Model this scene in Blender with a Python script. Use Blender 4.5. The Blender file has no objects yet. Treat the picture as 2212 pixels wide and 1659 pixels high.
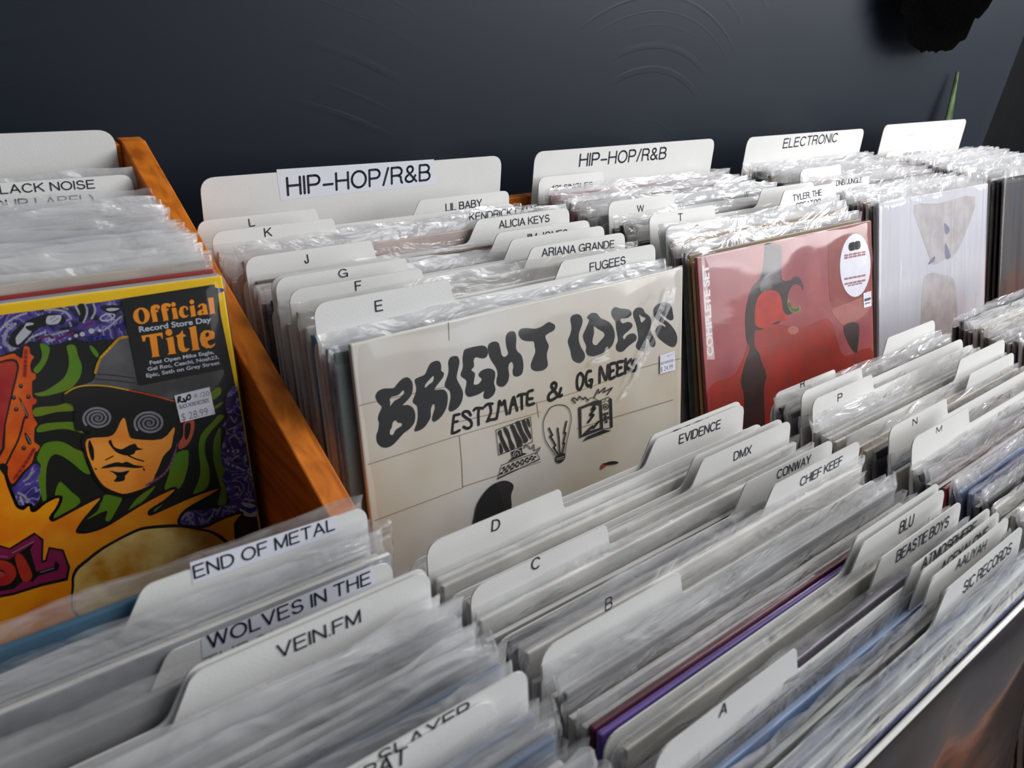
# Record shop: two tiers of wooden bins filled with sleeved LPs and white divider cards, against a dark painted wall
import bpy, bmesh, math, random
from mathutils import Vector, Matrix, noise
from mathutils.geometry import tessellate_polygon

scene = bpy.context.scene
col = scene.collection
ZB = 1.05                      # height of the header-card tops above the floor
PI = math.pi

# ------------------------------------------------------------------ camera
CAM_R = [[0.773276, -0.625142, 0.106027], [-0.229371, -0.431682, -0.872376], [0.591129, 0.650268, -0.477199]]
cam_data = bpy.data.cameras.new('camera')
cam_data.sensor_width = 36.0
cam_data.lens = 27.9314
cam_data.clip_start = 0.02
cam_data.dof.use_dof = True
cam_data.dof.focus_distance = 0.78
cam_data.dof.aperture_fstop = 16
cam = bpy.data.objects.new('camera', cam_data)
rx, ry, rz = CAM_R[0], [-v for v in CAM_R[1]], [-v for v in CAM_R[2]]
M = Matrix((rx, ry, rz)).transposed().to_4x4()
M.translation = Vector(((-0.20221, -0.66286, 0.19208))) + Vector((0, 0, ZB))
cam.matrix_world = M
col.objects.link(cam)
scene.camera = cam

# ------------------------------------------------------------------ world, lights, exposure
world = bpy.data.worlds.new('world')
scene.world = world
world.use_nodes = True
wb = world.node_tree.nodes['Background']
wb.inputs[0].default_value = (0.84, 0.90, 1.0, 1)
wb.inputs[1].default_value = 0.21
def area(name, loc, target, sx, sy, power, color):
    d = bpy.data.lights.new(name, 'AREA')
    d.shape = 'RECTANGLE'; d.size = sx; d.size_y = sy; d.energy = power; d.color = color
    o = bpy.data.objects.new(name, d)
    o.location = loc
    o.rotation_euler = (Vector(target) - Vector(loc)).to_track_quat('-Z', 'Y').to_euler()
    col.objects.link(o)
    return o
area('window_daylight', (2.7, -1.35, 2.1), (1.0, 0.05, 1.0), 1.3, 1.3, 66, (0.97, 0.98, 1.0))
area('shopfront_window', (2.05, -2.4, 1.72), (0.6, -0.2, 1.0), 1.9, 1.15, 34, (0.98, 0.98, 1.0))
area('ceiling_light', (1.2, -0.6, 2.25), (0.75, -0.25, 1.0), 1.1, 0.5, 20, (1.0, 0.97, 0.92))
scene.view_settings.view_transform = 'Standard'
scene.view_settings.look = 'None'
scene.view_settings.exposure = -0.40
scene.view_settings.gamma = 1.0
scene.view_settings.use_curve_mapping = False
scene.cycles.max_bounces = 14
scene.cycles.transparent_max_bounces = 40

# ------------------------------------------------------------------ materials
MATS = {}
def mat(name, color=(0.8, 0.8, 0.8), rough=0.5, spec=0.5, noise_amt=0.0, noise_scale=60.0, bump=0.0, bump_scale=200.0, color2=None, detail=4.0):
    if name in MATS: return MATS[name]
    m = bpy.data.materials.new(name); m.use_nodes = True
    nt = m.node_tree; b = nt.nodes['Principled BSDF']
    b.inputs['Base Color'].default_value = (*color, 1)
    b.inputs['Roughness'].default_value = rough
    b.inputs['Specular IOR Level'].default_value = spec
    tc = nt.nodes.new('ShaderNodeTexCoord')
    if noise_amt or color2:
        n = nt.nodes.new('ShaderNodeTexNoise'); n.inputs['Scale'].default_value = noise_scale; n.inputs['Detail'].default_value = detail
        nt.links.new(tc.outputs['Object'], n.inputs['Vector'])
        r = nt.nodes.new('ShaderNodeValToRGB')
        c2 = color2 or tuple(c * (1 - noise_amt) for c in color)
        r.color_ramp.elements[0].color = (*c2, 1); r.color_ramp.elements[1].color = (*color, 1)
        r.color_ramp.elements[0].position = 0.36; r.color_ramp.elements[1].position = 0.62
        nt.links.new(n.outputs['Fac'], r.inputs['Fac']); nt.links.new(r.outputs['Color'], b.inputs['Base Color'])
    if bump:
        n2 = nt.nodes.new('ShaderNodeTexNoise'); n2.inputs['Scale'].default_value = bump_scale
        nt.links.new(tc.outputs['Object'], n2.inputs['Vector'])
        bp = nt.nodes.new('ShaderNodeBump'); bp.inputs['Strength'].default_value = bump; bp.inputs['Distance'].default_value = 0.002
        nt.links.new(n2.outputs['Fac'], bp.inputs['Height']); nt.links.new(bp.outputs['Normal'], b.inputs['Normal'])
    MATS[name] = m
    return m

def jacket_material():
    m = bpy.data.materials.new('printed_cardboard'); m.use_nodes = True
    nt = m.node_tree; b = nt.nodes['Principled BSDF']
    oi = nt.nodes.new('ShaderNodeObjectInfo'); tc = nt.nodes.new('ShaderNodeTexCoord')
    n = nt.nodes.new('ShaderNodeTexNoise'); n.inputs['Scale'].default_value = 18; n.inputs['Detail'].default_value = 5
    add = nt.nodes.new('ShaderNodeVectorMath'); add.operation = 'ADD'
    nt.links.new(tc.outputs['Object'], add.inputs[0]); nt.links.new(oi.outputs['Random'], add.inputs[1])
    nt.links.new(add.outputs[0], n.inputs['Vector'])
    r = nt.nodes.new('ShaderNodeMapRange'); r.inputs[1].default_value = 0.35; r.inputs[2].default_value = 0.65; r.inputs[3].default_value = 0.72; r.inputs[4].default_value = 1.1
    nt.links.new(n.outputs['Fac'], r.inputs[0])
    mx = nt.nodes.new('ShaderNodeVectorMath'); mx.operation = 'SCALE'
    nt.links.new(oi.outputs['Color'], mx.inputs[0]); nt.links.new(r.outputs[0], mx.inputs['Scale'])
    nt.links.new(mx.outputs[0], b.inputs['Base Color'])
    b.inputs['Roughness'].default_value = 0.4
    return m

def plastic_material(name, haze, crumple, rough=0.14, tint=(0.96, 0.965, 0.975), scale=38.0, rim=None, ior=1.42, stretch=(0.45, 1, 1.0)):
    m = bpy.data.materials.new(name); m.use_nodes = True
    nt = m.node_tree; N = nt.nodes.new; L = nt.links.new
    nt.nodes.remove(nt.nodes['Principled BSDF']); out = nt.nodes['Material Output']
    tc = N('ShaderNodeTexCoord'); oi = N('ShaderNodeObjectInfo')
    add = N('ShaderNodeVectorMath'); add.operation = 'ADD'
    sc = N('ShaderNodeVectorMath'); sc.operation = 'SCALE'; sc.inputs['Scale'].default_value = 7.0
    L(oi.outputs['Random'], sc.inputs[0]); L(tc.outputs['Object'], add.inputs[0]); L(sc.outputs[0], add.inputs[1])
    mp = N('ShaderNodeMapping'); mp.inputs['Scale'].default_value = stretch; L(add.outputs[0], mp.inputs['Vector'])
    n = N('ShaderNodeTexNoise'); n.inputs['Scale'].default_value = scale; n.inputs['Detail'].default_value = 3; n.inputs['Distortion'].default_value = 1.2
    L(mp.outputs[0], n.inputs['Vector'])
    bp = N('ShaderNodeBump'); bp.inputs['Strength'].default_value = crumple; bp.inputs['Distance'].default_value = 0.006
    L(n.outputs['Fac'], bp.inputs['Height'])
    tr = N('ShaderNodeBsdfTransparent'); tr.inputs[0].default_value = (0.985, 0.985, 0.99, 1)
    df = N('ShaderNodeBsdfDiffuse'); df.inputs[0].default_value = (*tint, 1); L(bp.outputs[0], df.inputs['Normal'])
    tl = N('ShaderNodeBsdfTranslucent'); tl.inputs[0].default_value = (*tint, 1)
    m1 = N('ShaderNodeMixShader'); m1.inputs[0].default_value = 0.45; L(df.outputs[0], m1.inputs[1]); L(tl.outputs[0], m1.inputs[2])
    r = N('ShaderNodeMapRange'); r.inputs[1].default_value = 0.35; r.inputs[2].default_value = 0.7
    r.inputs[3].default_value = haze * 0.55; r.inputs[4].default_value = min(1, haze * 1.6); L(n.outputs['Fac'], r.inputs[0])
    ov = N('ShaderNodeMapRange'); ov.inputs[3].default_value = 0.35; ov.inputs[4].default_value = 1.55; L(oi.outputs['Random'], ov.inputs[0])
    om = N('ShaderNodeMath'); om.operation = 'MULTIPLY'; L(r.outputs[0], om.inputs[0]); L(ov.outputs[0], om.inputs[1]); r = om
    fac = r.outputs[0]
    if rim:                    # crumpled film turns hazier towards the open rim
        sx = N('ShaderNodeSeparateXYZ'); L(tc.outputs['Object'], sx.inputs[0])
        rr = N('ShaderNodeMapRange'); rr.inputs[1].default_value = 0.304; rr.inputs[2].default_value = 0.318; rr.inputs[3].default_value = 1.0; rr.inputs[4].default_value = rim
        L(sx.outputs[2], rr.inputs[0]); mm = N('ShaderNodeMath'); mm.operation = 'MULTIPLY'; L(r.outputs[0], mm.inputs[0]); L(rr.outputs[0], mm.inputs[1]); fac = mm.outputs[0]
    m2 = N('ShaderNodeMixShader'); L(fac, m2.inputs[0]); L(tr.outputs[0], m2.inputs[1]); L(m1.outputs[0], m2.inputs[2])
    gl = N('ShaderNodeBsdfGlossy'); gl.inputs['Roughness'].default_value = rough; gl.inputs['Color'].default_value = (1, 1, 1, 1); L(bp.outputs[0], gl.inputs['Normal'])
    ge = N('ShaderNodeNewGeometry'); io = N('ShaderNodeMapRange'); io.inputs[3].default_value = ior; io.inputs[4].default_value = 1 / ior
    L(ge.outputs['Backfacing'], io.inputs[0])            # a thin film reflects alike from both sides
    fr = N('ShaderNodeFresnel'); L(io.outputs[0], fr.inputs[0]); L(bp.outputs[0], fr.inputs['Normal'])
    m3 = N('ShaderNodeMixShader'); L(fr.outputs[0], m3.inputs[0]); L(m2.outputs[0], m3.inputs[1]); L(gl.outputs[0], m3.inputs[2])
    L(m3.outputs[0], out.inputs['Surface'])
    MATS[name] = m
    return m

def wall_material():
    m = bpy.data.materials.new('dark_blue_grey_wall_paint'); m.use_nodes = True
    nt = m.node_tree; N = nt.nodes.new; L = nt.links.new; b = nt.nodes['Principled BSDF']
    tc = N('ShaderNodeTexCoord')
    n = N('ShaderNodeTexNoise'); n.inputs['Scale'].default_value = 5; n.inputs['Detail'].default_value = 6; L(tc.outputs['Object'], n.inputs['Vector'])
    r = N('ShaderNodeValToRGB'); r.color_ramp.elements[0].color = (0.0085, 0.0135, 0.023, 1); r.color_ramp.elements[1].color = (0.0125, 0.0185, 0.0295, 1)
    L(n.outputs['Fac'], r.inputs['Fac']); L(r.outputs['Color'], b.inputs['Base Color'])
    b.inputs['Roughness'].default_value = 0.45; b.inputs['Specular IOR Level'].default_value = 0.30
    # sweeping brush / trowel arcs: rings about two arm pivots, broken up by noise
    hs = []
    for (cx, cz, sc_, cut) in ((0.66, -0.10, 22.0, 0.45), (0.05, -0.42, 16.0, 0.86)):
        mp = N('ShaderNodeMapping'); mp.inputs['Location'].default_value = (-cx, 0, -(cz + ZB)); L(tc.outputs['Object'], mp.inputs['Vector'])
        ln = N('ShaderNodeVectorMath'); ln.operation = 'LENGTH'; L(mp.outputs[0], ln.inputs[0])
        n2 = N('ShaderNodeTexNoise'); n2.noise_dimensions = '1D'; n2.inputs['Scale'].default_value = sc_ * 3.2; n2.inputs['Detail'].default_value = 3
        L(ln.outputs['Value'], n2.inputs['W'])
        n3 = N('ShaderNodeTexNoise'); n3.inputs['Scale'].default_value = 3.2; L(mp.outputs[0], n3.inputs['Vector'])
        r3 = N('ShaderNodeMapRange'); r3.inputs[1].default_value = 0.43; r3.inputs[2].default_value = 0.58; L(n3.outputs['Fac'], r3.inputs[0])
        pw = N('ShaderNodeMapRange'); pw.inputs[1].default_value = 0.58; pw.inputs[2].default_value = 0.72; L(n2.outputs['Fac'], pw.inputs[0])
        mu = N('ShaderNodeMath'); mu.operation = 'MULTIPLY'; L(pw.outputs[0], mu.inputs[0]); L(r3.outputs[0], mu.inputs[1])
        sz = N('ShaderNodeSeparateXYZ'); L(mp.outputs[0], sz.inputs[0]); dv = N('ShaderNodeMath'); dv.operation = 'DIVIDE'; L(sz.outputs[2], dv.inputs[0]); L(ln.outputs['Value'], dv.inputs[1])
        ct = N('ShaderNodeMapRange'); ct.inputs[1].default_value = cut; ct.inputs[2].default_value = cut + 0.08; L(dv.outputs[0], ct.inputs[0])
        m4 = N('ShaderNodeMath'); m4.operation = 'MULTIPLY'; L(mu.outputs[0], m4.inputs[0]); L(ct.outputs[0], m4.inputs[1]); hs.append(m4)
    ad = N('ShaderNodeMath'); ad.operation = 'ADD'; L(hs[0].outputs[0], ad.inputs[0]); L(hs[1].outputs[0], ad.inputs[1])
    nf = N('ShaderNodeTexNoise'); nf.inputs['Scale'].default_value = 160; L(tc.outputs['Object'], nf.inputs['Vector'])
    ad2 = N('ShaderNodeMath'); ad2.operation = 'MULTIPLY_ADD'; ad2.inputs[1].default_value = 0.12; L(nf.outputs['Fac'], ad2.inputs[0]); L(ad.outputs[0], ad2.inputs[2])
    bp = N('ShaderNodeBump'); bp.inputs['Strength'].default_value = 0.13; bp.inputs['Distance'].default_value = 0.002
    L(ad2.outputs[0], bp.inputs['Height']); L(bp.outputs[0], b.inputs['Normal'])
    return m

def wood_material():
    m = bpy.data.materials.new('orange_stained_pine'); m.use_nodes = True
    nt = m.node_tree; N = nt.nodes.new; L = nt.links.new; b = nt.nodes['Principled BSDF']
    tc = N('ShaderNodeTexCoord'); mp = N('ShaderNodeMapping'); mp.inputs['Scale'].default_value = (40, 4, 40); L(tc.outputs['Object'], mp.inputs['Vector'])
    n = N('ShaderNodeTexNoise'); n.inputs['Scale'].default_value = 2.0; n.inputs['Detail'].default_value = 6; n.inputs['Distortion'].default_value = 0.8; L(mp.outputs[0], n.inputs['Vector'])
    r = N('ShaderNodeValToRGB'); r.color_ramp.elements[0].color = (0.34, 0.08, 0.006, 1); r.color_ramp.elements[1].color = (0.76, 0.22, 0.02, 1)
    r.color_ramp.elements[0].position = 0.3; r.color_ramp.elements[1].position = 0.65
    L(n.outputs['Fac'], r.inputs['Fac']); L(r.outputs['Color'], b.inputs['Base Color']); b.inputs['Roughness'].default_value = 0.45; b.inputs['Specular IOR Level'].default_value = 0.25
    return m

def swirl_material():       # the purple painted border of the yellow album: white curls on violet
    m = bpy.data.materials.new('violet_swirl_print'); m.use_nodes = True
    nt = m.node_tree; N = nt.nodes.new; L = nt.links.new; b = nt.nodes['Principled BSDF']
    tc = N('ShaderNodeTexCoord')
    w = N('ShaderNodeTexNoise'); w.inputs['Scale'].default_value = 55; w.inputs['Detail'].default_value = 2; w.inputs['Distortion'].default_value = 2.5; L(tc.outputs['Object'], w.inputs['Vector'])
    r = N('ShaderNodeValToRGB'); e = r.color_ramp.elements
    e[0].position = 0.30; e[0].color = (0.008, 0.006, 0.02, 1); e[1].position = 0.44; e[1].color = (0.07, 0.045, 0.28, 1)
    for p, c in ((0.50, (0.10, 0.07, 0.34, 1)), (0.525, (0.42, 0.42, 0.55, 1)), (0.55, (0.06, 0.04, 0.24, 1)), (0.66, (0.02, 0.015, 0.09, 1)), (0.75, (0.16, 0.03, 0.16, 1))):
        k = e.new(p); k.color = c
    L(w.outputs['Fac'], r.inputs['Fac']); L(r.outputs['Color'], b.inputs['Base Color']); b.inputs['Roughness'].default_value = 0.35
    return m

CARD = mat('white_plastic_card', (0.76, 0.76, 0.745), 0.42, 0.4, 0.03, 30, 0.05, 900)
PAPER = mat('white_label_paper', (0.74, 0.76, 0.84), 0.6, 0.3, 0.03, 80)
INK = mat('navy_black_print', (0.014, 0.016, 0.035), 0.5, 0.3, 0.1, 200)
JACKET = jacket_material()
INNER = mat('white_inner_paper', (0.78, 0.77, 0.73), 0.7, 0.2, 0.06, 60)
SLEEVE = plastic_material('clear_poly_sleeve', 0.075, 1.0, 0.11, rim=3.4, ior=1.5)
STREAKY = plastic_material('streaky_clear_sleeve', 0.05, 0.35, 0.1, scale=30.0, rim=5.0, stretch=(1.0, 1.0, 0.12))
FILM = plastic_material('clear_shrink_film', 0.008, 0.16, 0.12, scale=14.0, ior=1.29)
CREASE = plastic_material('folded_clear_film', 0.55, 0.5, 0.12)
WALL = wall_material(); WOOD = wood_material()
BLACK_PAINT = mat('matt_black_paint', (0.006, 0.006, 0.008), 0.7, 0.2, 0.2, 20)
FLOORM = mat('grey_concrete_floor', (0.16, 0.155, 0.15), 0.6, 0.3, 0.3, 8)
CLOTH = mat('black_wool_cloth', (0.0022, 0.0022, 0.0022), 1.0, 0.0, 0.4, 300, 0.6, 500)
LEAF = mat('green_leaf', (0.07, 0.13, 0.02), 0.45, 0.4, 0, 40, 0, 1, (0.03, 0.055, 0.012))
POT = mat('dark_clay_pot', (0.10, 0.05, 0.035), 0.7, 0.2, 0.3, 40)
ART_COL = {
 'ink': ((0.016, 0.017, 0.02),), 'joint': ((0.30, 0.22, 0.15), None), 'cover': ((0.52, 0.50, 0.46),), 'grey': ((0.25, 0.25, 0.25),), 'rust': ((0.33, 0.06, 0.035),),
 'black': ((0.008, 0.008, 0.007),), 'white': ((0.50, 0.50, 0.56),), 'magenta': ((0.22, 0.025, 0.14),), 'blue': ((0.02, 0.03, 0.26),),
 'green': ((0.075, 0.23, 0.006), (0.15, 0.22, 0.006)), 'orange': ((0.80, 0.16, 0.006), (0.62, 0.05, 0.006)), 'red': ((0.36, 0.012, 0.018), (0.5, 0.05, 0.015)),
 'flame': ((0.86, 0.33, 0.008), (0.80, 0.20, 0.004)), 'bun': ((0.80, 0.62, 0.22), (0.55, 0.24, 0.015)), 'maroon': ((0.22, 0.012, 0.07),), 'hat': ((0.12, 0.12, 0.13), (0.055, 0.055, 0.055)),
 'gold': ((0.80, 0.44, 0.005),), 'face': ((0.88, 0.34, 0.05), (0.82, 0.25, 0.022)), 'face2': ((0.52, 0.10, 0.05),), 'violet': ((0.28, 0.08, 0.22),),
 'sorange': ((0.90, 0.29, 0.008),), 'swhite': ((0.55, 0.60, 0.68),), 'paper': ((0.80, 0.80, 0.90),), 'pgrey': ((0.28, 0.28, 0.36),), 'pgrey2': ((0.12, 0.12, 0.16),),
 'rpale': ((0.62, 0.42, 0.40),), 'rdeep': ((0.22, 0.035, 0.03), (0.28, 0.045, 0.03)), 'rorange': ((0.34, 0.028, 0.014), (0.25, 0.03, 0.022)), 'rpalm': ((0.38, 0.12, 0.095),), 'dark': ((0.018, 0.018, 0.016), (0.05, 0.02, 0.016)),
 'rface': ((0.52, 0.030, 0.008), (0.36, 0.022, 0.012)), 'rgreen': ((0.28, 0.36, 0.10),), 'rgrey': ((0.38, 0.14, 0.11),), 'rwhite': ((0.78, 0.74, 0.76),), 'rpink': ((0.62, 0.36, 0.38),),
 'wbrown': ((0.50, 0.47, 0.48), (0.40, 0.37, 0.37)), 'wslate': ((0.20, 0.20, 0.28),),
}
def art_mat(k):
    if k == 'purple':
        if 'art_purple' not in MATS: MATS['art_purple'] = swirl_material()
        return MATS['art_purple']
    c = ART_COL[k]
    two = c[1] if len(c) > 1 and c[1] else None
    return mat('print_' + k, c[0], 0.38, 0.4, 0.0 if two else 0.06, 45 if two else 120, 0, 1, two)
COVER_BR = mat('grey_block_wall_print', (0.66, 0.645, 0.61), 0.38, 0.4, 0, 7, 0, 1, (0.54, 0.48, 0.38))
COVER_RED = mat('rose_red_print', (0.36, 0.085, 0.085), 0.35, 0.4, 0, 22, 0, 1, (0.28, 0.055, 0.065))
COVER_YEL = mat('yellow_print', (0.90, 0.56, 0.002), 0.4, 0.4, 0.06, 60)
COVER_WH = mat('pale_lavender_print', (0.58, 0.58, 0.64), 0.4, 0.4, 0.10, 9)
COVER_BROWN = mat('brown_blue_print', (0.022, 0.011, 0.006), 0.4, 0.4, 0, 16, 0, 1, (0.005, 0.007, 0.018))

# ------------------------------------------------------------------ mesh helpers
def new_obj(name, verts, faces, mats, parent=None, mi=None, smooth=False, loc=None):
    me = bpy.data.meshes.new(name)
    me.from_pydata([tuple(v) for v in verts], [], faces)
    for m in (mats if isinstance(mats, (list, tuple)) else [mats]): me.materials.append(m)
    if mi: me.polygons.foreach_set('material_index', mi)
    if smooth: me.polygons.foreach_set('use_smooth', [True] * len(me.polygons))
    me.update()
    o = bpy.data.objects.new(name, me); col.objects.link(o)
    if parent: o.parent = parent
    if loc: o.location = loc
    return o
def from_bm(name, bm, mats, parent=None, smooth=False):
    me = bpy.data.meshes.new(name); bm.to_mesh(me); bm.free()
    for m in (mats if isinstance(mats, (list, tuple)) else [mats]): me.materials.append(m)
    if smooth: me.polygons.foreach_set('use_smooth', [True] * len(me.polygons))
    o = bpy.data.objects.new(name, me); col.objects.link(o)
    if parent: o.parent = parent
    return o
def tag(o, label, cat, group=None, kind=None):
    o['label'] = label
    if cat: o['category'] = cat
    if group: o['group'] = group
    if kind: o['kind'] = kind
    return o
def struct(o):
    o['kind'] = 'structure'; return o
def box(name, x0, x1, y0, y1, z0, z1, m, parent=None, bevel=0.0):
    bm = bmesh.new()
    bmesh.ops.create_cube(bm, size=1.0)
    for v in bm.verts:
        v.co = Vector(((x0 + x1) / 2 + v.co.x * (x1 - x0), (y0 + y1) / 2 + v.co.y * (y1 - y0), (z0 + z1) / 2 + v.co.z * (z1 - z0)))
    if bevel: bmesh.ops.bevel(bm, geom=list(bm.edges), offset=bevel, segments=2, affect='EDGES', profile=0.5)
    return from_bm(name, bm, m, parent)
def prism_yz(name, pts, x0, x1, m, parent=None, bevel=0.0):
    bm = bmesh.new()
    a = [bm.verts.new((x0, y, z)) for y, z in pts]
    f = bm.faces.new(a)
    r = bmesh.ops.extrude_face_region(bm, geom=[f])
    for v in r['geom']:
        if isinstance(v, bmesh.types.BMVert): v.co.x = x1
    bmesh.ops.recalc_face_normals(bm, faces=bm.faces)
    if bevel: bmesh.ops.bevel(bm, geom=list(bm.edges), offset=bevel, segments=2, affect='EDGES', profile=0.5)
    return from_bm(name, bm, m, parent)
def spline(pts, closed, sub=4):
    n = len(pts); out = []
    rng = range(n) if closed else range(n - 1)
    for i in rng:
        if closed: p0, p1, p2, p3 = pts[i - 1], pts[i], pts[(i + 1) % n], pts[(i + 2) % n]
        else: p0, p1, p2, p3 = pts[max(i - 1, 0)], pts[i], pts[i + 1], pts[min(i + 2, n - 1)]
        for k in range(sub):
            t = k / sub; t2 = t * t; t3 = t2 * t
            out.append(tuple(0.5 * (2 * p1[j] + (p2[j] - p0[j]) * t + (2 * p0[j] - 5 * p1[j] + 4 * p2[j] - p3[j]) * t2 + (3 * p1[j] - p0[j] - 3 * p2[j] + p3[j]) * t3) for j in (0, 1)))
    if not closed: out.append(tuple(pts[-1]))
    return out
def clip(poly, lo, hi):
    for ax, lim, sgn in ((0, lo, 1), (0, hi, -1), (1, lo, 1), (1, hi, -1)):
        res = []
        for i in range(len(poly)):
            a, b = poly[i - 1], poly[i]
            da, db = (a[ax] - lim) * sgn, (b[ax] - lim) * sgn
            if (da >= 0) != (db >= 0):
                t = da / (da - db); res.append((a[0] + (b[0] - a[0]) * t, a[1] + (b[1] - a[1]) * t))
            if db >= 0: res.append(b)
        poly = res
        if len(poly) < 3: return []
    return poly
class Flat:                      # printed artwork: flat ink shapes stacked a few microns apart on one face
    def __init__(s, y): s.v, s.f, s.mi, s.mats, s.y = [], [], [], [], y
    def slot(s, m):
        if m not in s.mats: s.mats.append(m)
        return s.mats.index(m)
    def tri(s, loops, m):
        loops = [l for l in loops if len(l) >= 3]
        if not loops: return
        vs = [[Vector((p[0], p[1], 0)) for p in l] for l in loops]
        idx = tessellate_polygon(vs); base = len(s.v); k = s.slot(m)
        for l in loops: s.v += [(p[0], s.y, p[1]) for p in l]
        P = [p for l in loops for p in l]
        for a, b, c in idx:
            ar = (P[b][0] - P[a][0]) * (P[c][1] - P[a][1]) - (P[b][1] - P[a][1]) * (P[c][0] - P[a][0])
            s.f.append((base + a, base + b, base + c) if ar > 0 else (base + a, base + c, base + b)); s.mi.append(k)
    def ribbon(s, pts, w, m):
        h = w / 2
        for i in range(len(pts) - 1):
            a, b = Vector(pts[i]), Vector(pts[i + 1]); d = b - a
            if d.length < 1e-7: continue
            n = Vector((-d.y, d.x)).normalized() * h
            s.tri([[tuple(a - n), tuple(b - n), tuple(b + n), tuple(a + n)]], m)
        for i, p in enumerate(pts):
            s.tri([[(p[0] + h * math.cos(k * PI / 4 + 0.2), p[1] + h * math.sin(k * PI / 4 + 0.2)) for k in range(8)]], m)
    def mesh(s, verts2, faces, m):
        base = len(s.v); k = s.slot(m)
        s.v += [(p[0], s.y, p[1]) for p in verts2]
        for f in faces: s.f.append(tuple(base + i for i in f)); s.mi.append(k)
    def build(s, name, parent): return new_obj(name, s.v, s.f, s.mats, parent, s.mi)
# plain sans capitals drawn as single strokes of even weight (cap height 1): strokes, advance width
def _arc(cx, cy, rx, ry, a0, a1, n=9):
    return [(cx + rx * math.cos(math.radians(a0 + (a1 - a0) * k / n)), cy + ry * math.sin(math.radians(a0 + (a1 - a0) * k / n))) for k in range(n + 1)]
GLYPH = {
 'A': ([[(0, 0), (.34, 1), (.68, 0)], [(.11, .32), (.57, .32)]], .68),
 'B': ([[(0, 0), (0, 1), (.34, 1)] + _arc(.34, .765, .22, .235, 90, -90) + [(0, .53)], [(.34, .53)] + _arc(.36, .265, .25, .265, 90, -90) + [(0, 0)]], .61),
 'C': ([_arc(.37, .5, .37, .5, 42, 318, 16)], .68),
 'D': ([[(0, 0), (0, 1), (.28, 1)] + _arc(.28, .5, .38, .5, 90, -90, 12) + [(0, 0)]], .66),
 'E': ([[(.54, 1), (0, 1), (0, 0), (.55, 0)], [(0, .53), (.49, .53)]], .55),
 'F': ([[(.52, 1), (0, 1), (0, 0)], [(0, .52), (.45, .52)]], .52),
 'G': ([_arc(.39, .5, .39, .5, 42, 335, 16) + [(.74, .45), (.42, .45)], [(.74, .45), (.74, 0)]], .74),
 'H': ([[(0, 0), (0, 1)], [(.62, 0), (.62, 1)], [(0, .53), (.62, .53)]], .62),
 'I': ([[(0, 0), (0, 1)]], .0),
 'J': ([[(.42, 1), (.42, .24)] + _arc(.21, .22, .21, .22, 0, -180) + [(0, .30)]], .42),
 'K': ([[(0, 0), (0, 1)], [(.60, 1), (0, .40)], [(.21, .60), (.62, 0)]], .62),
 'L': ([[(0, 1), (0, 0), (.48, 0)]], .48),
 'M': ([[(0, 0), (0, 1), (.36, .04), (.72, 1), (.72, 0)]], .72),
 'N': ([[(0, 0), (0, 1), (.61, 0), (.61, 1)]], .61),
 'O': ([_arc(.38, .5, .38, .5, 0, 360, 22)], .76),
 'P': ([[(0, 0), (0, 1), (.34, 1)] + _arc(.34, .73, .23, .27, 90, -90) + [(0, .46)]], .57),
 'Q': ([_arc(.38, .5, .38, .5, 0, 360, 22), [(.45, .2), (.74, -.04)]], .76),
 'R': ([[(0, 0), (0, 1), (.35, 1)] + _arc(.35, .745, .23, .255, 90, -90) + [(0, .49)], [(.35, .49), (.52, .38), (.54, .1), (.60, 0)]], .60),
 'S': ([_arc(.29, .745, .25, .255, 25, 235, 10) + [(.30, .51)] + _arc(.30, .265, .28, .265, 60, -165, 11)], .58),
 'T': ([[(0, 1), (.60, 1)], [(.30, 1), (.30, 0)]], .60),
 'U': ([[(0, 1), (0, .31)] + _arc(.30, .31, .30, .31, 180, 360) + [(.60, 1)]], .60),
 'V': ([[(0, 1), (.32, 0), (.64, 1)]], .64),
 'W': ([[(0, 1), (.23, 0), (.47, 1), (.71, 0), (.94, 1)]], .94),
 'X': ([[(0, 0), (.62, 1)], [(0, 1), (.62, 0)]], .62),
 'Y': ([[(0, 1), (.32, .43), (.64, 1)], [(.32, .43), (.32, 0)]], .64),
 'Z': ([[(0, 1), (.58, 1), (0, 0), (.60, 0)]], .60),
 '&': ([[(.64, 0), (.14, .66)] + _arc(.27, .80, .17, .20, 200, -20, 10) + [(.40, .66), (.10, .40)] + _arc(.24, .22, .24, .22, 140, 320, 10) + [(.58, .40)]], .64),
 '/': ([[(0, -.02), (.28, 1.02)]], .28), '.': ([[(0, .02), (0, .03)]], .02), ',': ([[(.03, .03), (0, -.12)]], .03), '–': ([[(0, .38), (.46, .38)]], .46), '"': ([[(0, 1), (0, .72)], [(.17, 1), (.17, .72)]], .17),
 '(': ([_arc(.42, .4, .42, .72, 125, 235, 8)], .18), ')': ([_arc(-.24, .4, .42, .72, 55, -55, 8)], .18),
 '1': ([[(0, .78), (.17, .84), (.24, 1), (.24, 0)]], .24), '2': ([_arc(.26, .73, .26, .27, 165, -30, 9) + [(0, .0), (.53, 0)]], .53),
}
STROKE_W = .125
def put_strokes(F, body, u0, v0, u1, v1, cap, m):
    x = 0; runs = []
    for ch in body:
        if ch == ' ': x += .33; continue
        st, w = GLYPH[ch]; runs += [[(x + a, b) for a, b in s] for s in st]; x += w + .20
    tot = x - .20; L = math.hypot(u1 - u0, v1 - v0); ca, sa = (u1 - u0) / L, (v1 - v0) / L
    if tot < 1e-6: tot = .1
    hw = STROKE_W * cap / 2
    kx = max(L - 2 * hw, L * .3) / tot
    for s in runs:
        P = []
        for a, b in s:
            X = a * kx + hw; Y = hw + b * (cap - 2 * hw); P.append((u0 + X * ca - Y * sa, v0 + X * sa + Y * ca))
        F.ribbon(P, 2 * hw, m)
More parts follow.
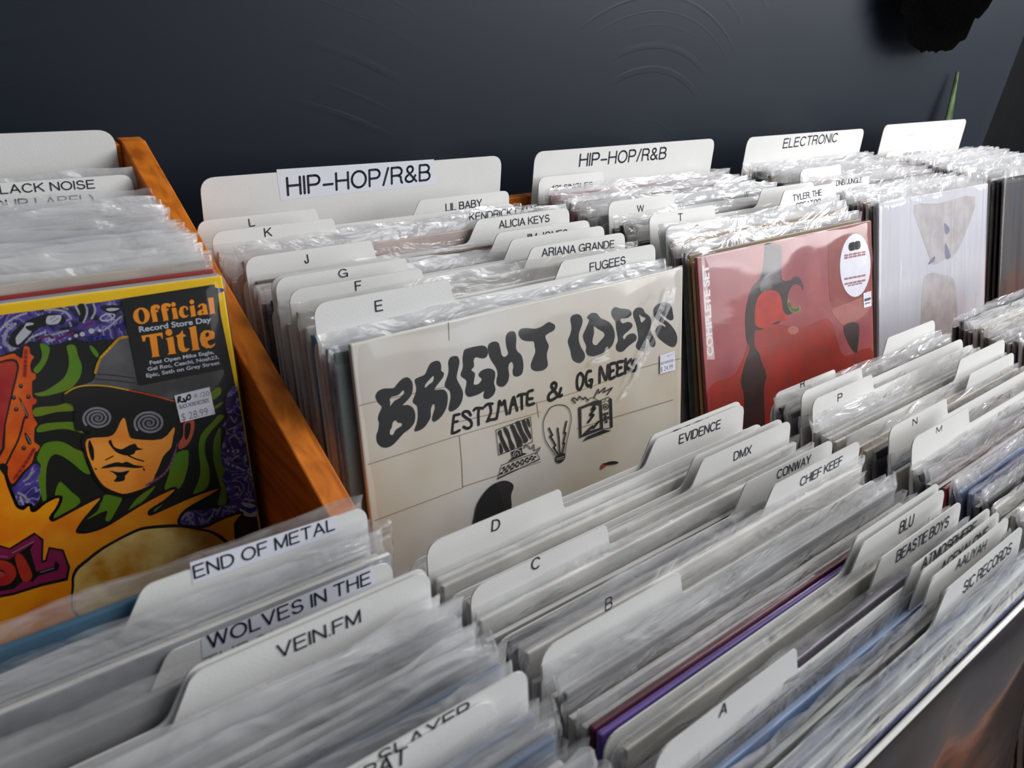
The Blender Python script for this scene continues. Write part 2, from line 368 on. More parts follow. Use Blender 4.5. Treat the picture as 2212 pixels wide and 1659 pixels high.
TEXT_CACHE = {}
def text_shape(body, bold=0):
    key = (body, bold)
    if key in TEXT_CACHE: return TEXT_CACHE[key]
    cu = bpy.data.curves.new('t', 'FONT'); cu.body = body; cu.resolution_u = 4; cu.offset = 0.022 * bold
    o = bpy.data.objects.new('t', cu); col.objects.link(o)
    dg = bpy.context.evaluated_depsgraph_get(); me = bpy.data.meshes.new_from_object(o.evaluated_get(dg))
    vs = [(v.co.x, v.co.y) for v in me.vertices]; fs = [tuple(p.vertices) for p in me.polygons]
    bpy.data.objects.remove(o); bpy.data.curves.remove(cu); bpy.data.meshes.remove(me)
    TEXT_CACHE[key] = (vs, fs); return vs, fs
CAPH = max(v[1] for v in text_shape('H')[0])
def put_text(F, body, u0, v0, u1, v1, cap, m, bold=0):
    vs, fs = text_shape(body, bold)
    x0 = min(v[0] for v in vs); w = max(v[0] for v in vs) - x0
    L = math.hypot(u1 - u0, v1 - v0); ca, sa = (u1 - u0) / L, (v1 - v0) / L
    P = []
    for x, y in vs:
        a = (x - x0) / w * L; b = y / CAPH * cap
        P.append((u0 + a * ca - b * sa, v0 + a * sa + b * ca))
    F.mesh(P, fs, m)
def art_part(items, y_front, W, parent, first='cover_art'):
    out = []; F = Flat(y_front - 0.00012); nm = first
    lo, hi = 0.0004, W - 0.0004
    def flush():
        if F.v: out.append(F.build(nm, parent))
    for it in items:
        F.y -= 0.000006
        if it[0] == 'L':
            flush(); y = F.y; F = Flat(y - 0.00015); nm = it[1]; continue
        m = art_mat(it[1])
        pr = lambda a: [(a[i] / 1e4, a[i + 1] / 1e4) for i in range(0, len(a), 2)]
        if it[0] in ('P', 'p', 'G'):
            loops = [pr(a) for a in it[2]]
            if it[0] != 'p': loops = [spline(l, True, 3) for l in loops]
            loops = [clip(l, lo, hi) for l in loops]
            if loops[0]: F.tri(loops, m)
            if it[0] == 'G':
                pts = [p for p in loops[0]]; F.y -= 0.000003
                F.ribbon([p for p in pts if lo + .002 < p[0] < hi - .002 and p[1] > .01], 0.0035, m)
        elif it[0] in ('S', 'Z'):
            pts = [p for p in (spline(pr(it[3]), False, 4) if it[0] == 'S' else pr(it[3])) if lo < p[0] < hi and lo < p[1] < hi]
            if len(pts) > 1: F.ribbon(pts, it[2] / 1e4, m)
        elif it[0] in ('T', 'V'):
            u0, v0, u1, v1, c = [q / 1e4 for q in it[3]]
            if it[0] == 'V': c = 0.0085
            put_text(F, it[2], u0, v0, u1, v1, abs(c), m, it[4] if len(it) > 4 else 0)
    flush()
    return out
# ------------------------------------------------------------------ the setting
def wall_mesh():
    x0, xc, y0, r, z1 = -2.6, 2.00, 0.085, 0.20, 2.9
    path = [(x0, y0), (xc - r, y0)] + [(xc - r + r * math.sin(a), y0 + r - r * math.cos(a)) for a in [PI / 2 * k / 8 for k in range(1, 9)]] + [(xc, .359)]
    back = [(x, y) for x, y in ((xc - 0.12, .359), (xc - 0.12, y0 + 0.12), (x0, y0 + 0.12))]
    ring = path + back; n = len(ring)
    V = [(x, y, 0.0) for x, y in ring] + [(x, y, z1) for x, y in ring]
    Fc = [(i, (i + 1) % n, n + (i + 1) % n, n + i) for i in range(n)] + [tuple(range(n))[::-1], tuple(range(n, 2 * n))]
    return V, Fc
V, Fc = wall_mesh()
wall = struct(new_obj('wall_back', V, Fc, WALL))
struct(box('wall_right', 1.881, 6.0, .36, .48, 0, 2.9, BLACK_PAINT))
struct(box('wall_left', -2.72, -2.6, -3.2, 0.205, 0, 2.9, WALL))
struct(box('floor', -2.72, 6.0, -3.2, .48, -0.05, 0.0, FLOORM))

# ------------------------------------------------------------------ wooden furniture
PITCH = 0.3904
RF = {0: -.306, 1: -.331, 2: -.331, 3: -.331, 4: -.331}
FF = {0: -.387, 1: -.417, 2: -.417, 3: -.422}
X0 = {0: -.354, 1: 0.0, 2: PITCH, 3: 2 * PITCH, 4: 3 * PITCH}
def root(name, loc, label, cat, group=None):
    o = bpy.data.objects.new(name, None); o.empty_display_size = 0.05
    col.objects.link(o); o.location = loc
    return tag(o, label, cat, group)
def zz(v): return v + ZB
# crate of the left-hand column: tall back board, right side board with a sloping top edge
cr = root('record_crate', (0, 0, 0), 'orange-stained wooden crate with a sloping side board around the left column', 'crate')
prism_yz('side_panel', [(0.014, zz(.032)), (0.0, zz(.032)), (-.340, zz(-.106)), (-.343, zz(-.27)), (-.70, zz(-.275)), (-.70, zz(-.42)), (0.014, zz(-.42))], -.0315, -.0135, WOOD, cr, 0.0012)
prism_yz('side_panel', [(0.014, zz(.032)), (0.0, zz(.032)), (-.340, zz(-.106)), (-.343, zz(-.27)), (-.70, zz(-.275)), (-.70, zz(-.42)), (0.014, zz(-.42))], -.4220, -.4040, WOOD, cr, 0.0012)
box('back_panel', -.4038, -.0317, .0005, .0135, zz(-.42), zz(.030), WOOD, cr, 0.001)
box('rear_shelf', -.4038, -.0317, -.36, .0003, zz(RF[0] - .018), zz(RF[0] - .0005), WOOD, cr)
box('front_shelf', -.4038, -.0317, -.685, -.3602, zz(FF[0] - .018), zz(FF[0] - .0005), WOOD, cr)
box('front_panel', -.4038, -.0317, -.70, -.6852, zz(-.42), zz(-.24), WOOD, cr, 0.001)
# long two-tier browser rack for the other columns, standing on the floor, also carrying the crate
rk = root('browser_rack', (0, 0, 0), 'long orange-stained wooden two-tier record rack along the dark wall', 'rack')
XE = 4 * PITCH + .25
box('back_panel', -.011, PITCH + .02, .003, .015, zz(-.46), zz(-.050), WOOD, rk, 0.001)
box('back_panel', PITCH + .0202, XE, .003, .015, zz(-.46), zz(-.13), WOOD, rk, 0.001)
box('rear_shelf', -.011, XE, -.40, .0028, zz(-.350), zz(-.3315), WOOD, rk)
box('riser_panel', -.011, XE, -.412, -.4002, zz(-.4355), zz(-.36), WOOD, rk)
box('front_shelf', -.011, XE, -.745, -.4122, zz(-.442), zz(-.4235), WOOD, rk)
box('front_panel', -.011, XE, -.760, -.7452, zz(-.46), zz(-.40), WOOD, rk, 0.001)
for k in range(1, 5):
    xc = k * PITCH - .036
    prism_yz('partition', [(.0026, zz(-.20)), (-.398, zz(-.27)), (-.398, zz(-.331)), (.0026, zz(-.331))], xc - .006, xc + .006, WOOD, rk, 0.0008)
    prism_yz('partition', [(-.4125, zz(-.255)), (-.70, zz(-.33)), (-.72, zz(-.4233)), (-.4125, zz(-.4233))], xc - .006, xc + .006, WOOD, rk, 0.0008)
box('cabinet_base', -.43, XE, -.70, .015, 0.0, zz(-.4605), WOOD, rk, 0.002)
box('end_panel', XE + .0002, XE + .018, -.745, .015, 0.0, zz(-.20), WOOD, rk, 0.001)
box('crate_rail', -.4038, -.013, -.70, .0135, zz(-.4603), zz(-.4202), WOOD, rk)

# ------------------------------------------------------------------ divider cards
def rounded(pts, radii, seg=6):
    out = []; n = len(pts)
    for i in range(n):
        p, a, b = Vector(pts[i]), Vector(pts[i - 1]), Vector(pts[(i + 1) % n]); r = radii[i]
        if r <= 0: out.append((p.x, p.y)); continue
        da, db = (a - p).normalized(), (b - p).normalized()
        ang = da.angle(db); d = min(r / math.tan(ang / 2), (a - p).length * .49, (b - p).length * .49)
        s, e = p + da * d, p + db * d
        for k in range(seg + 1):
            t = k / seg; q = s * (1 - t) ** 2 + p * 2 * t * (1 - t) + e * t * t
            out.append((q.x, q.y))
    return out
CW = .318
def card_outline(kind, h, drop=None):
    b = h - (drop or (.0155 if kind == 'L' else .0195))
    if kind == 'F': pts, rr = [(0, 0), (CW, 0), (CW, h), (0, h)], [0, 0, .013, .013]
    elif kind == 'L': pts, rr = [(0, 0), (CW, 0), (CW, b), (.1035, b), (.1005, h), (0, h)], [0, 0, .010, .0045, .004, .010]
    else: pts, rr = [(0, 0), (CW, 0), (CW, h), (.2105, h), (.1985, b), (0, b)], [0, 0, .008, .007, .010, .010]
    return rounded(pts, rr)
TH = .0009
def make_card(kind, h, drop, seed):
    o2 = card_outline(kind, h, drop); n = len(o2)
    rnd = random.Random(seed); ph = rnd.uniform(0, 6)
    idx = tessellate_polygon([[Vector((u, v, 0)) for u, v in o2]])
    V = [(u, -TH / 2, v) for u, v in o2] + [(u, TH / 2, v) for u, v in o2]
    fs = []
    for a, b, c in idx:
        ar = (o2[b][0] - o2[a][0]) * (o2[c][1] - o2[a][1]) - (o2[b][1] - o2[a][1]) * (o2[c][0] - o2[a][0])
        if ar < 0: b, c = c, b
        fs.append((a, b, c)); fs.append((n + a, n + c, n + b))
    for i in range(n):
        j = (i + 1) % n; fs.append((j, i, n + i, n + j))
    return V, fs
ORD = ['first', 'second', 'third', 'fourth', 'fifth', 'sixth', 'seventh', 'eighth', 'ninth', 'tenth', 'eleventh', 'twelfth', 'thirteenth', 'fourteenth', 'fifteenth', 'sixteenth', 'seventeenth', 'eighteenth', 'nineteenth', 'twentieth'] + ['number %d' % k for k in range(21, 60)]
DIV = [
 {'key': 'H0', 'g': 'r0', 'k': 'F', 'o': [-0.354, -0.0195, -0.306], 'lean': 3, 'h': 0.348, 'yt': -0.002, 't': []},
 {'key': 'BN', 'g': 'r0', 'k': 'R', 'o': [-0.354, -0.0843, -0.306], 'lean': 9, 'h': 0.3261, 'yt': -0.0333, 't': [['BLACK NOISE', 0.2254, 0.3189, 0.292, 0.3178, 0.0063], ['(OUR LABEL)', 0.2218, 0.309, 0.2893, 0.3077, 0.0063]]},
 {'key': 'H1', 'g': 'r1', 'k': 'F', 'o': [0.0234, -0.0285, -0.33], 'lean': 4, 'h': 0.3318, 'yt': -0.0053, 't': [['HIP–HOP/R&B', 0.0752, 0.3104, 0.2279, 0.3124, 0.0171]], 'p': [[0.0669, 0.3344], [0.2314, 0.3331], [0.2353, 0.3082], [0.0689, 0.3073]]},
 {'key': 'LIL', 'g': 'r1', 'k': 'R', 'o': [0.0, -0.1047, -0.33], 'lean': 10, 'h': 0.3128, 'yt': -0.0504, 't': [['LIL BABY', 0.2393, 0.2993, 0.2831, 0.3, 0.0076]]},
 {'key': 'L', 'g': 'r1', 'k': 'L', 'o': [0.0, -0.1251, -0.33], 'lean': 12, 'h': 0.3205, 'yt': -0.0585, 't': [['L', 0.0413, 0.3117, 0.0463, 0.3119, 0.0065]]},
 {'key': 'K', 'g': 'r1', 'k': 'L', 'o': [0.0, -0.1614, -0.33], 'lean': 13, 'h': 0.3226, 'yt': -0.0888, 't': [['K', 0.0408, 0.3143, 0.0469, 0.3143, 0.007]]},
 {'key': 'KEN', 'g': 'r1', 'k': 'R', 'o': [0.0, -0.2004, -0.33], 'lean': 13, 'h': 0.3243, 'yt': -0.1274, 't': [['KENDRICK LAMAR', 0.2104, 0.3198, 0.2958, 0.3192, 0.0069]]},
 {'key': 'ALI', 'g': 'r1', 'k': 'R', 'o': [0.0, -0.2128, -0.33], 'lean': 13, 'h': 0.3248, 'yt': -0.1398, 't': [['ALICIA KEYS', 0.2333, 0.3146, 0.2928, 0.3142, 0.007]]},
 {'key': 'J', 'g': 'r1', 'k': 'L', 'o': [0.0, -0.2288, -0.33], 'lean': 14, 'h': 0.3252, 'yt': -0.1502, 't': [['J', 0.0441, 0.3149, 0.0474, 0.3151, 0.0066]]},
 {'key': 'JIM', 'g': 'r1', 'k': 'R', 'o': [0.0, -0.2464, -0.33], 'lean': 14, 'h': 0.3231, 'yt': -0.1682, 't': [['JIM JONES', 0.2392, 0.3122, 0.2899, 0.3109, 0.0068]]},
 {'key': 'JO', 'g': 'r1', 'k': 'R', 'o': [0.0, -0.2655, -0.33], 'lean': 14, 'h': 0.3237, 'yt': -0.187, 't': []},
 {'key': 'G2', 'g': 'r1', 'k': 'L', 'o': [0.0, -0.2706, -0.33], 'lean': 14, 'h': 0.3261, 'yt': -0.1917, 't': []},
 {'key': 'G', 'g': 'r1', 'k': 'L', 'o': [0.0, -0.2782, -0.33], 'lean': 14, 'h': 0.3279, 'yt': -0.1989, 't': [['G', 0.0458, 0.3213, 0.0529, 0.3212, 0.006]]},
 {'key': 'ARI', 'g': 'r1', 'k': 'R', 'o': [0.0, -0.2914, -0.33], 'lean': 14, 'h': 0.3255, 'yt': -0.2126, 't': [['ARIANA GRANDE', 0.2202, 0.3167, 0.3045, 0.3134, 0.0069]]},
 {'key': 'F', 'g': 'r1', 'k': 'L', 'o': [0.0, -0.2985, -0.33], 'lean': 14, 'h': 0.3272, 'yt': -0.2194, 't': [['F', 0.0471, 0.3193, 0.052, 0.3192, 0.0068]]},
 {'key': 'FUG', 'g': 'r1', 'k': 'R', 'o': [0.0, -0.3276, -0.33], 'lean': 14, 'h': 0.3268, 'yt': -0.2485, 't': [['FUGEES', 0.2397, 0.3142, 0.2809, 0.3143, 0.0071]]},
 {'key': 'E', 'g': 'r1', 'k': 'L', 'o': [0.0, -0.3335, -0.33], 'lean': 14, 'h': 0.3316, 'yt': -0.2533, 't': [['E', 0.0419, 0.3192, 0.0477, 0.3191, 0.0074]]},
 {'key': 'EMI', 'g': 'f1', 'k': 'R', 'o': [0.0, -0.4316, -0.415], 'lean': 12, 'h': 0.3155, 'yt': -0.366, 't': [['EMINEM', 0.2339, 0.3054, 0.2754, 0.305, 0.0074]]},
 {'key': 'EVI', 'g': 'f1', 'k': 'R', 'o': [0.0, -0.435, -0.415], 'lean': 12, 'h': 0.3139, 'yt': -0.3697, 't': [['EVIDENCE', 0.2371, 0.3024, 0.2878, 0.3012, 0.0079]]},
 {'key': 'D', 'g': 'f1', 'k': 'L', 'o': [0.0, -0.4532, -0.415], 'lean': 12, 'h': 0.3225, 'yt': -0.3862, 't': [['D', 0.0449, 0.3133, 0.0512, 0.3124, 0.0076]]},
 {'key': 'DM2', 'g': 'f1', 'k': 'R', 'o': [0.0, -0.4711, -0.415], 'lean': 12, 'h': 0.3197, 'yt': -0.4046, 't': []},
 {'key': 'DMX', 'g': 'f1', 'k': 'R', 'o': [0.0, -0.4784, -0.415], 'lean': 12, 'h': 0.3214, 'yt': -0.4116, 't': [['DMX', 0.2462, 0.3094, 0.2676, 0.3087, 0.0072]]},
 {'key': 'C', 'g': 'f1', 'k': 'L', 'o': [0.0, -0.4943, -0.415], 'lean': 12, 'h': 0.3224, 'yt': -0.4273, 't': [['C', 0.0409, 0.3163, 0.0473, 0.3153, 0.0076]]},
 {'key': 'CON', 'g': 'f1', 'k': 'R', 'o': [0.0, -0.5146, -0.415], 'lean': 12, 'h': 0.3243, 'yt': -0.4472, 't': [['CONWAY', 0.2464, 0.315, 0.2887, 0.3142, 0.0072]]},
 {'key': 'CHI', 'g': 'f1', 'k': 'R', 'o': [0.0, -0.5354, -0.415], 'lean': 12, 'h': 0.3343, 'yt': -0.4659, 't': [['CHIEF KEEF', 0.2415, 0.3229, 0.2945, 0.3226, 0.007]]},
 {'key': 'B', 'g': 'f1', 'k': 'L', 'o': [0.0, -0.5511, -0.415], 'lean': 12, 'h': 0.3286, 'yt': -0.4827, 't': [['B', 0.0418, 0.3305, 0.0474, 0.3303, 0.0077]]},
 {'key': 'BL2', 'g': 'f1', 'k': 'R', 'o': [0.0, -0.5936, -0.415], 'lean': 12, 'h': 0.3342, 'yt': -0.5241, 't': []},
 {'key': 'BLU', 'g': 'f1', 'k': 'R', 'o': [0.0, -0.5977, -0.415], 'lean': 12, 'h': 0.3321, 'yt': -0.5287, 't': [['BLU', 0.2567, 0.3207, 0.2752, 0.3199, 0.0089]]},
 {'key': 'BEA', 'g': 'f1', 'k': 'R', 'o': [0.0, -0.6093, -0.415], 'lean': 12, 'h': 0.3296, 'yt': -0.5408, 't': [['BEASTIE BOYS', 0.2309, 0.3185, 0.3011, 0.3166, 0.0086]]},
 {'key': 'A', 'g': 'f1', 'k': 'L', 'o': [-0.004, -0.6264, -0.415], 'lean': 12, 'h': 0.3397, 'yt': -0.5545, 't': [['A', 0.041, 0.3336, 0.0467, 0.3331, 0.0068]]},
 {'key': 'ATM', 'g': 'f1', 'k': 'R', 'o': [0.0, -0.6271, -0.415], 'lean': 12, 'h': 0.3358, 'yt': -0.5573, 't': [['ATMOSPHERE', 0.2238, 0.3284, 0.2966, 0.3257, 0.0081]]},
 {'key': 'ACE', 'g': 'f1', 'k': 'R', 'o': [0.0, -0.6328, -0.415], 'lean': 12, 'h': 0.3365, 'yt': -0.5628, 't': [['ACEYALONE', 0.237, 0.3241, 0.3012, 0.3236, 0.0082]]},
 {'key': 'AAL', 'g': 'f1', 'k': 'R', 'o': [0.0, -0.6386, -0.415], 'lean': 12, 'h': 0.3361, 'yt': -0.5687, 't': [['AALIYAH', 0.2428, 0.3278, 0.2846, 0.325, 0.0074]]},
 {'key': 'SIC', 'g': 'f1', 'k': 'R', 'o': [0.0, -0.6472, -0.415], 'lean': 12, 'h': 0.3348, 'yt': -0.5776, 't': [['SIC RECORDS', 0.2347, 0.3215, 0.3029, 0.3209, 0.0084]]},
 {'key': 'END', 'g': 'f0', 'k': 'R', 'o': [-0.354, -0.4448, -0.385], 'lean': 11, 'h': 0.33, 'yt': -0.3819, 't': [['END OF METAL', 0.2311, 0.3247, 0.3, 0.3232, 0.0069]], 'p': [[0.2306, 0.3335], [0.3018, 0.3308], [0.3022, 0.32], [0.2301, 0.3225]]},
 {'key': 'WOL', 'g': 'f0', 'k': 'R', 'o': [-0.354, -0.4672, -0.385], 'lean': 11, 'h': 0.3134, 'yt': -0.4074, 't': [['WOLVES IN THE', 0.2264, 0.3069, 0.3056, 0.3051, 0.0074], ['THRONE ROOM', 0.2233, 0.2967, 0.3022, 0.2938, 0.0075]], 'p': [[0.2243, 0.314], [0.3077, 0.3148], [0.31, 0.2924], [0.2224, 0.2937]]},
 {'key': 'VEI', 'g': 'f0', 'k': 'R', 'o': [-0.354, -0.5025, -0.385], 'lean': 11, 'h': 0.3315, 'yt': -0.4393, 't': [['VEIN.FM', 0.2434, 0.3212, 0.2816, 0.3206, 0.0069]]},
 {'key': 'VE2', 'g': 'f0', 'k': 'R', 'o': [-0.354, -0.5003, -0.385], 'lean': 11, 'h': 0.3323, 'yt': -0.4369, 't': []},
 {'key': 'SLA', 'g': 'f0', 'k': 'R', 'o': [-0.354, -0.5844, -0.385], 'lean': 13, 'h': 0.3367, 'yt': -0.5087, 't': [['SLAYER', 0.2495, 0.3308, 0.2894, 0.3303, 0.0063]]},
 {'key': 'RAT', 'g': 'f0', 'k': 'R', 'o': [-0.3725, -0.5859, -0.385], 'lean': 13, 'h': 0.3336, 'yt': -0.5109, 't': [['RAT', 0.2607, 0.3292, 0.2785, 0.3272, 0.0073]]},
 {'key': 'H2', 'g': 'r2', 'k': 'F', 'o': [0.3904, -0.0252, -0.33], 'lean': 4, 'h': 0.3319, 'yt': -0.002, 't': [['HIP–HOP/R&B', 0.0691, 0.3109, 0.2221, 0.3108, 0.0155]]},
 {'key': '12', 'g': 'r2', 'k': 'L', 'o': [0.3904, -0.067, -0.33], 'lean': 10, 'h': 0.3102, 'yt': -0.0131, 't': [['12" SINGLES', 0.0198, 0.2941, 0.084, 0.2934, 0.0062]]},
 {'key': 'W', 'g': 'r2', 'k': 'L', 'o': [0.3904, -0.2156, -0.33], 'lean': 17, 'h': 0.3232, 'yt': -0.1211, 't': [['W', 0.0421, 0.3093, 0.0528, 0.3087, 0.0071]]},
 {'key': 'W2', 'g': 'r2', 'k': 'R', 'o': [0.3904, -0.2545, -0.33], 'lean': 17, 'h': 0.3294, 'yt': -0.1582, 't': [['W', 0.1751, 0.3228, 0.1846, 0.3225, 0.0065]]},
 {'key': 'T', 'g': 'r2', 'k': 'L', 'o': [0.3904, -0.2838, -0.33], 'lean': 19, 'h': 0.3306, 'yt': -0.1762, 't': [['T', 0.0426, 0.3199, 0.0497, 0.3196, 0.0077]]},
 {'key': 'TYL', 'g': 'r2', 'k': 'R', 'o': [0.3904, -0.2964, -0.33], 'lean': 19, 'h': 0.3392, 'yt': -0.186, 't': [['TYLER, THE', 0.2271, 0.326, 0.2866, 0.3274, 0.0072], ['CREATOR', 0.2324, 0.3163, 0.2844, 0.317, 0.0073]]},
 {'key': 'S', 'g': 'r2', 'k': 'L', 'o': [0.3904, -0.3103, -0.33], 'lean': 20, 'h': 0.3269, 'yt': -0.1985, 't': [['S', 0.0433, 0.317, 0.0505, 0.3167, 0.0071]]},
 {'key': 'X', 'g': 'f2', 'k': 'R', 'o': [0.3904, -0.4499, -0.415], 'lean': 19, 'h': 0.3121, 'yt': -0.3483, 't': []},
 {'key': 'R', 'g': 'f2', 'k': 'L', 'o': [0.3904, -0.454, -0.415], 'lean': 19, 'h': 0.3053, 'yt': -0.3546, 't': [['R', 0.0409, 0.301, 0.0478, 0.3007, 0.007]]},
 {'key': 'Q', 'g': 'f2', 'k': 'L', 'o': [0.3904, -0.4818, -0.415], 'lean': 19, 'h': 0.3192, 'yt': -0.3779, 't': [['O', 0.0502, 0.3027, 0.0581, 0.3024, 0.0065]]},
 {'key': 'P', 'g': 'f2', 'k': 'L', 'o': [0.3904, -0.4927, -0.415], 'lean': 19, 'h': 0.3172, 'yt': -0.3894, 't': [['P', 0.0398, 0.306, 0.0475, 0.3054, 0.0072]]},
 {'key': 'O2', 'g': 'f2', 'k': 'R', 'o': [0.3904, -0.5258, -0.415], 'lean': 19, 'h': 0.3209, 'yt': -0.4213, 't': []},
 {'key': 'N2', 'g': 'f2', 'k': 'R', 'o': [0.3904, -0.5357, -0.415], 'lean': 19, 'h': 0.3105, 'yt': -0.4346, 't': []},
 {'key': 'N', 'g': 'f2', 'k': 'L', 'o': [0.3904, -0.5625, -0.415], 'lean': 19, 'h': 0.3264, 'yt': -0.4562, 't': [['N', 0.0385, 0.3182, 0.0466, 0.318, 0.006]]},
 {'key': 'M', 'g': 'f2', 'k': 'L', 'o': [0.3904, -0.5813, -0.415], 'lean': 19, 'h': 0.327, 'yt': -0.4748, 't': [['M', 0.0408, 0.3205, 0.0507, 0.3198, 0.0052]]},
 {'key': 'H3', 'g': 'r3', 'k': 'F', 'o': [0.7808, -0.0257, -0.33], 'lean': 4, 'h': 0.3299, 'yt': -0.0027, 't': [['ELECTRONIC', 0.0907, 0.3102, 0.239, 0.3123, 0.0145]]},
 {'key': 'E3', 'g': 'r3', 'k': 'L', 'o': [0.7808, -0.1713, -0.33], 'lean': 14, 'h': 0.3177, 'yt': -0.0945, 't': []},
 {'key': 'DNB', 'g': 'r3', 'k': 'L', 'o': [0.7808, -0.2312, -0.33], 'lean': 17, 'h': 0.3172, 'yt': -0.1384, 't': [['DNB/JUNGLE', 0.0175, 0.3106, 0.0836, 0.3102, 0.0072]]},
 {'key': 'H4', 'g': 'r4', 'k': 'F', 'o': [1.1712, -0.0214, -0.33], 'lean': 4, 'h': 0.3319, 'yt': 0.0018, 't': [['–', 0.0926, 0.3107, 0.1115, 0.3106, 0.0016]]},
 {'key': 'NEW', 'g': 'r4', 'k': 'L', 'o': [1.1712, -0.06670000000000001, -0.33], 'lean': 10, 'h': 0.2942, 'yt': -0.0156, 't': [['NEW ARRIVALS', 0.0617, 0.2847, 0.164, 0.2833, 0.0057]]}]
# key: (label of the divider, how a record in front of it is told apart)
NAMES = {
 'H0': ('tall blank white header card at the back of the left crate', 'the blank header card'),
 'BN': ('white right-tab divider with two lines, before the blank header card at left', 'the two-line divider at left'),
 'H1': ('tall white HIP-HOP/R&B header card, the larger one nearest the camera', 'the larger HIP-HOP/R&B header card'),
 'LIL': ('white right-tab divider just behind the L divider', ''),
 'L': ('white left-tab divider lettered L under the larger HIP-HOP/R&B header', 'the L divider'),
 'K': ('white left-tab divider lettered K', 'the K divider'),
 'KEN': ('white right-tab divider behind another one, between the K and J dividers', 'the rear tab between K and J'),
 'ALI': ('white right-tab divider with blue-black lettering directly behind the J divider', 'the tab directly behind J'),
 'J': ('white left-tab divider lettered J', 'the J divider'),
 'JIM': ('white right-tab divider with half-hidden lettering just in front of the J divider', 'the tab in front of J'),
 'JO': ('white right-tab divider without visible lettering, behind the G dividers', 'the unlettered divider behind G'),
 'G2': ('unlettered white left-tab divider pressed against the back of the G divider', ''),
 'G': ('white left-tab divider lettered G', 'the G divider'),
 'ARI': ('white right-tab divider directly behind the F divider', 'the tab directly behind F'),
 'F': ('white left-tab divider lettered F', 'the F divider'),
 'FUG': ('white right-tab divider with a clear black name directly behind the E divider', ''),
 'E': ('white left-tab divider lettered E, directly behind the block-wall album', 'the E divider'),
 'EMI': ('rearmost white right-tab divider of the middle front row, lettering almost hidden', ''),
 'EVI': ('white right-tab divider whose name starts with EV, behind the D divider', 'the EV divider'),
 'D': ('white left-tab divider lettered D at the front tier', 'the D divider'),
 'DM2': ('unlettered white right-tab divider just behind a three-letter one, before D', ''),
 'DMX': ('white right-tab divider with three letters, between the D and C dividers', 'the three-letter tab behind C'),
 'C': ('white left-tab divider lettered C', 'the C divider'),
 'CON': ('white right-tab divider whose name starts with CON', 'the CON divider'),
 'CHI': ('white right-tab divider with two words, just in front of the CON divider', 'the tab in front of CON'),
 'B': ('white left-tab divider lettered B', 'the B divider'),
 'BL2': ('unlettered white right-tab divider just behind the BLU divider', ''),
 'BLU': ('white right-tab divider lettered BLU', 'the BLU divider'),
 'BEA': ('white right-tab divider ending in BOYS, in front of the BLU divider', 'the divider ending in BOYS'),
 'A': ('white left-tab divider lettered A, at the bottom of the picture', 'the A divider'),
 'ATM': ('white right-tab divider lettered ATMOSPHERE', 'the ATMOSPHERE divider'),
 'ACE': ('white right-tab divider with hidden name, right in front of the ATMOSPHERE divider', ''),
 'AAL': ('white right-tab divider between the ATMOSPHERE and RECORDS dividers', 'the divider behind RECORDS'),
 'SIC': ('frontmost white right-tab divider of the middle column, ending in RECORDS', 'the divider ending in RECORDS'),
 'END': ('white right-tab divider lettered END OF METAL', 'the END OF METAL divider'),
 'WOL': ('white right-tab divider reading WOLVES IN THE', 'the WOLVES divider'),
 'VEI': ('white right-tab divider whose lettering ends in .FM', 'the .FM divider'),
 'VE2': ('unlettered white right-tab divider just behind the .FM divider', ''),
 'SLA': ('white right-tab divider with half-hidden lettering, tallest at the lower left', ''),
 'RAT': ('white right-tab divider reading RAT at the bottom edge', 'the RAT divider'),
 'H2': ('tall white HIP-HOP/R&B header card, the smaller one behind the 12-inch singles', 'the smaller HIP-HOP/R&B header card'),
 '12': ('white left-tab divider for 12-inch singles', 'the 12-inch singles divider'),
 'W': ('white left-tab divider lettered W', 'the W divider'),
 'W2': ('white right-tab divider starting with W, behind a two-line divider', 'the right-tab W divider'),
 'T': ('white left-tab divider lettered T', 'the T divider'),
 'TYL': ('white right-tab divider with two lines of lettering behind the S divider', 'the two-line divider behind S'),
 'S': ('white left-tab divider lettered S, behind the red album', 'the S divider'),
 'X': ('white right-tab divider below the pale lavender album', ''),
 'R': ('white left-tab divider lettered R', 'the R divider'),
 'Q': ('white left-tab divider with a letter nearly hidden behind the P divider', ''),
 'P': ('white left-tab divider lettered P', 'the P divider'),
 'O2': ('unlettered white right-tab divider between the P and N dividers', 'the rear unlettered divider'),
 'N2': ('second unlettered white right-tab divider behind the N divider', 'the second unlettered divider'),
 'N': ('white left-tab divider lettered N', 'the N divider'),
 'M': ('white left-tab divider lettered M', 'the M divider'),
 'H3': ('tall white ELECTRONIC header card', 'the ELECTRONIC header card'),
 'E3': ('unlettered white left-tab divider before the ELECTRONIC header card', 'the unlettered divider before ELECTRONIC'),
 'DNB': ('white left-tab divider with faint lettering behind the pale lavender album', 'the faint divider before ELECTRONIC'),
 'H4': ('tall nearly blank white header card at the far right', 'the far right header card'),
 'NEW': ('white left-tab divider with grey lettering before the far right header card', 'the grey-lettered divider'),
}
GROUP_LABEL = {'r0': 'left crate', 'r1': 'rear row under the larger header', 'r2': 'rear row under the smaller header', 'r3': 'rear row under ELECTRONIC', 'r4': 'far right rear row', 'f0': 'left front row', 'f1': 'middle front row', 'f2': 'right front row', 'f3': 'far right front row'}
def place(o, loc, lean, yaw=0.0):
    o.location = (loc[0], loc[1], loc[2] + ZB)
    o.rotation_euler = (-math.radians(lean), 0, math.radians(yaw))
STACK = {g: [] for g in GROUP_LABEL}
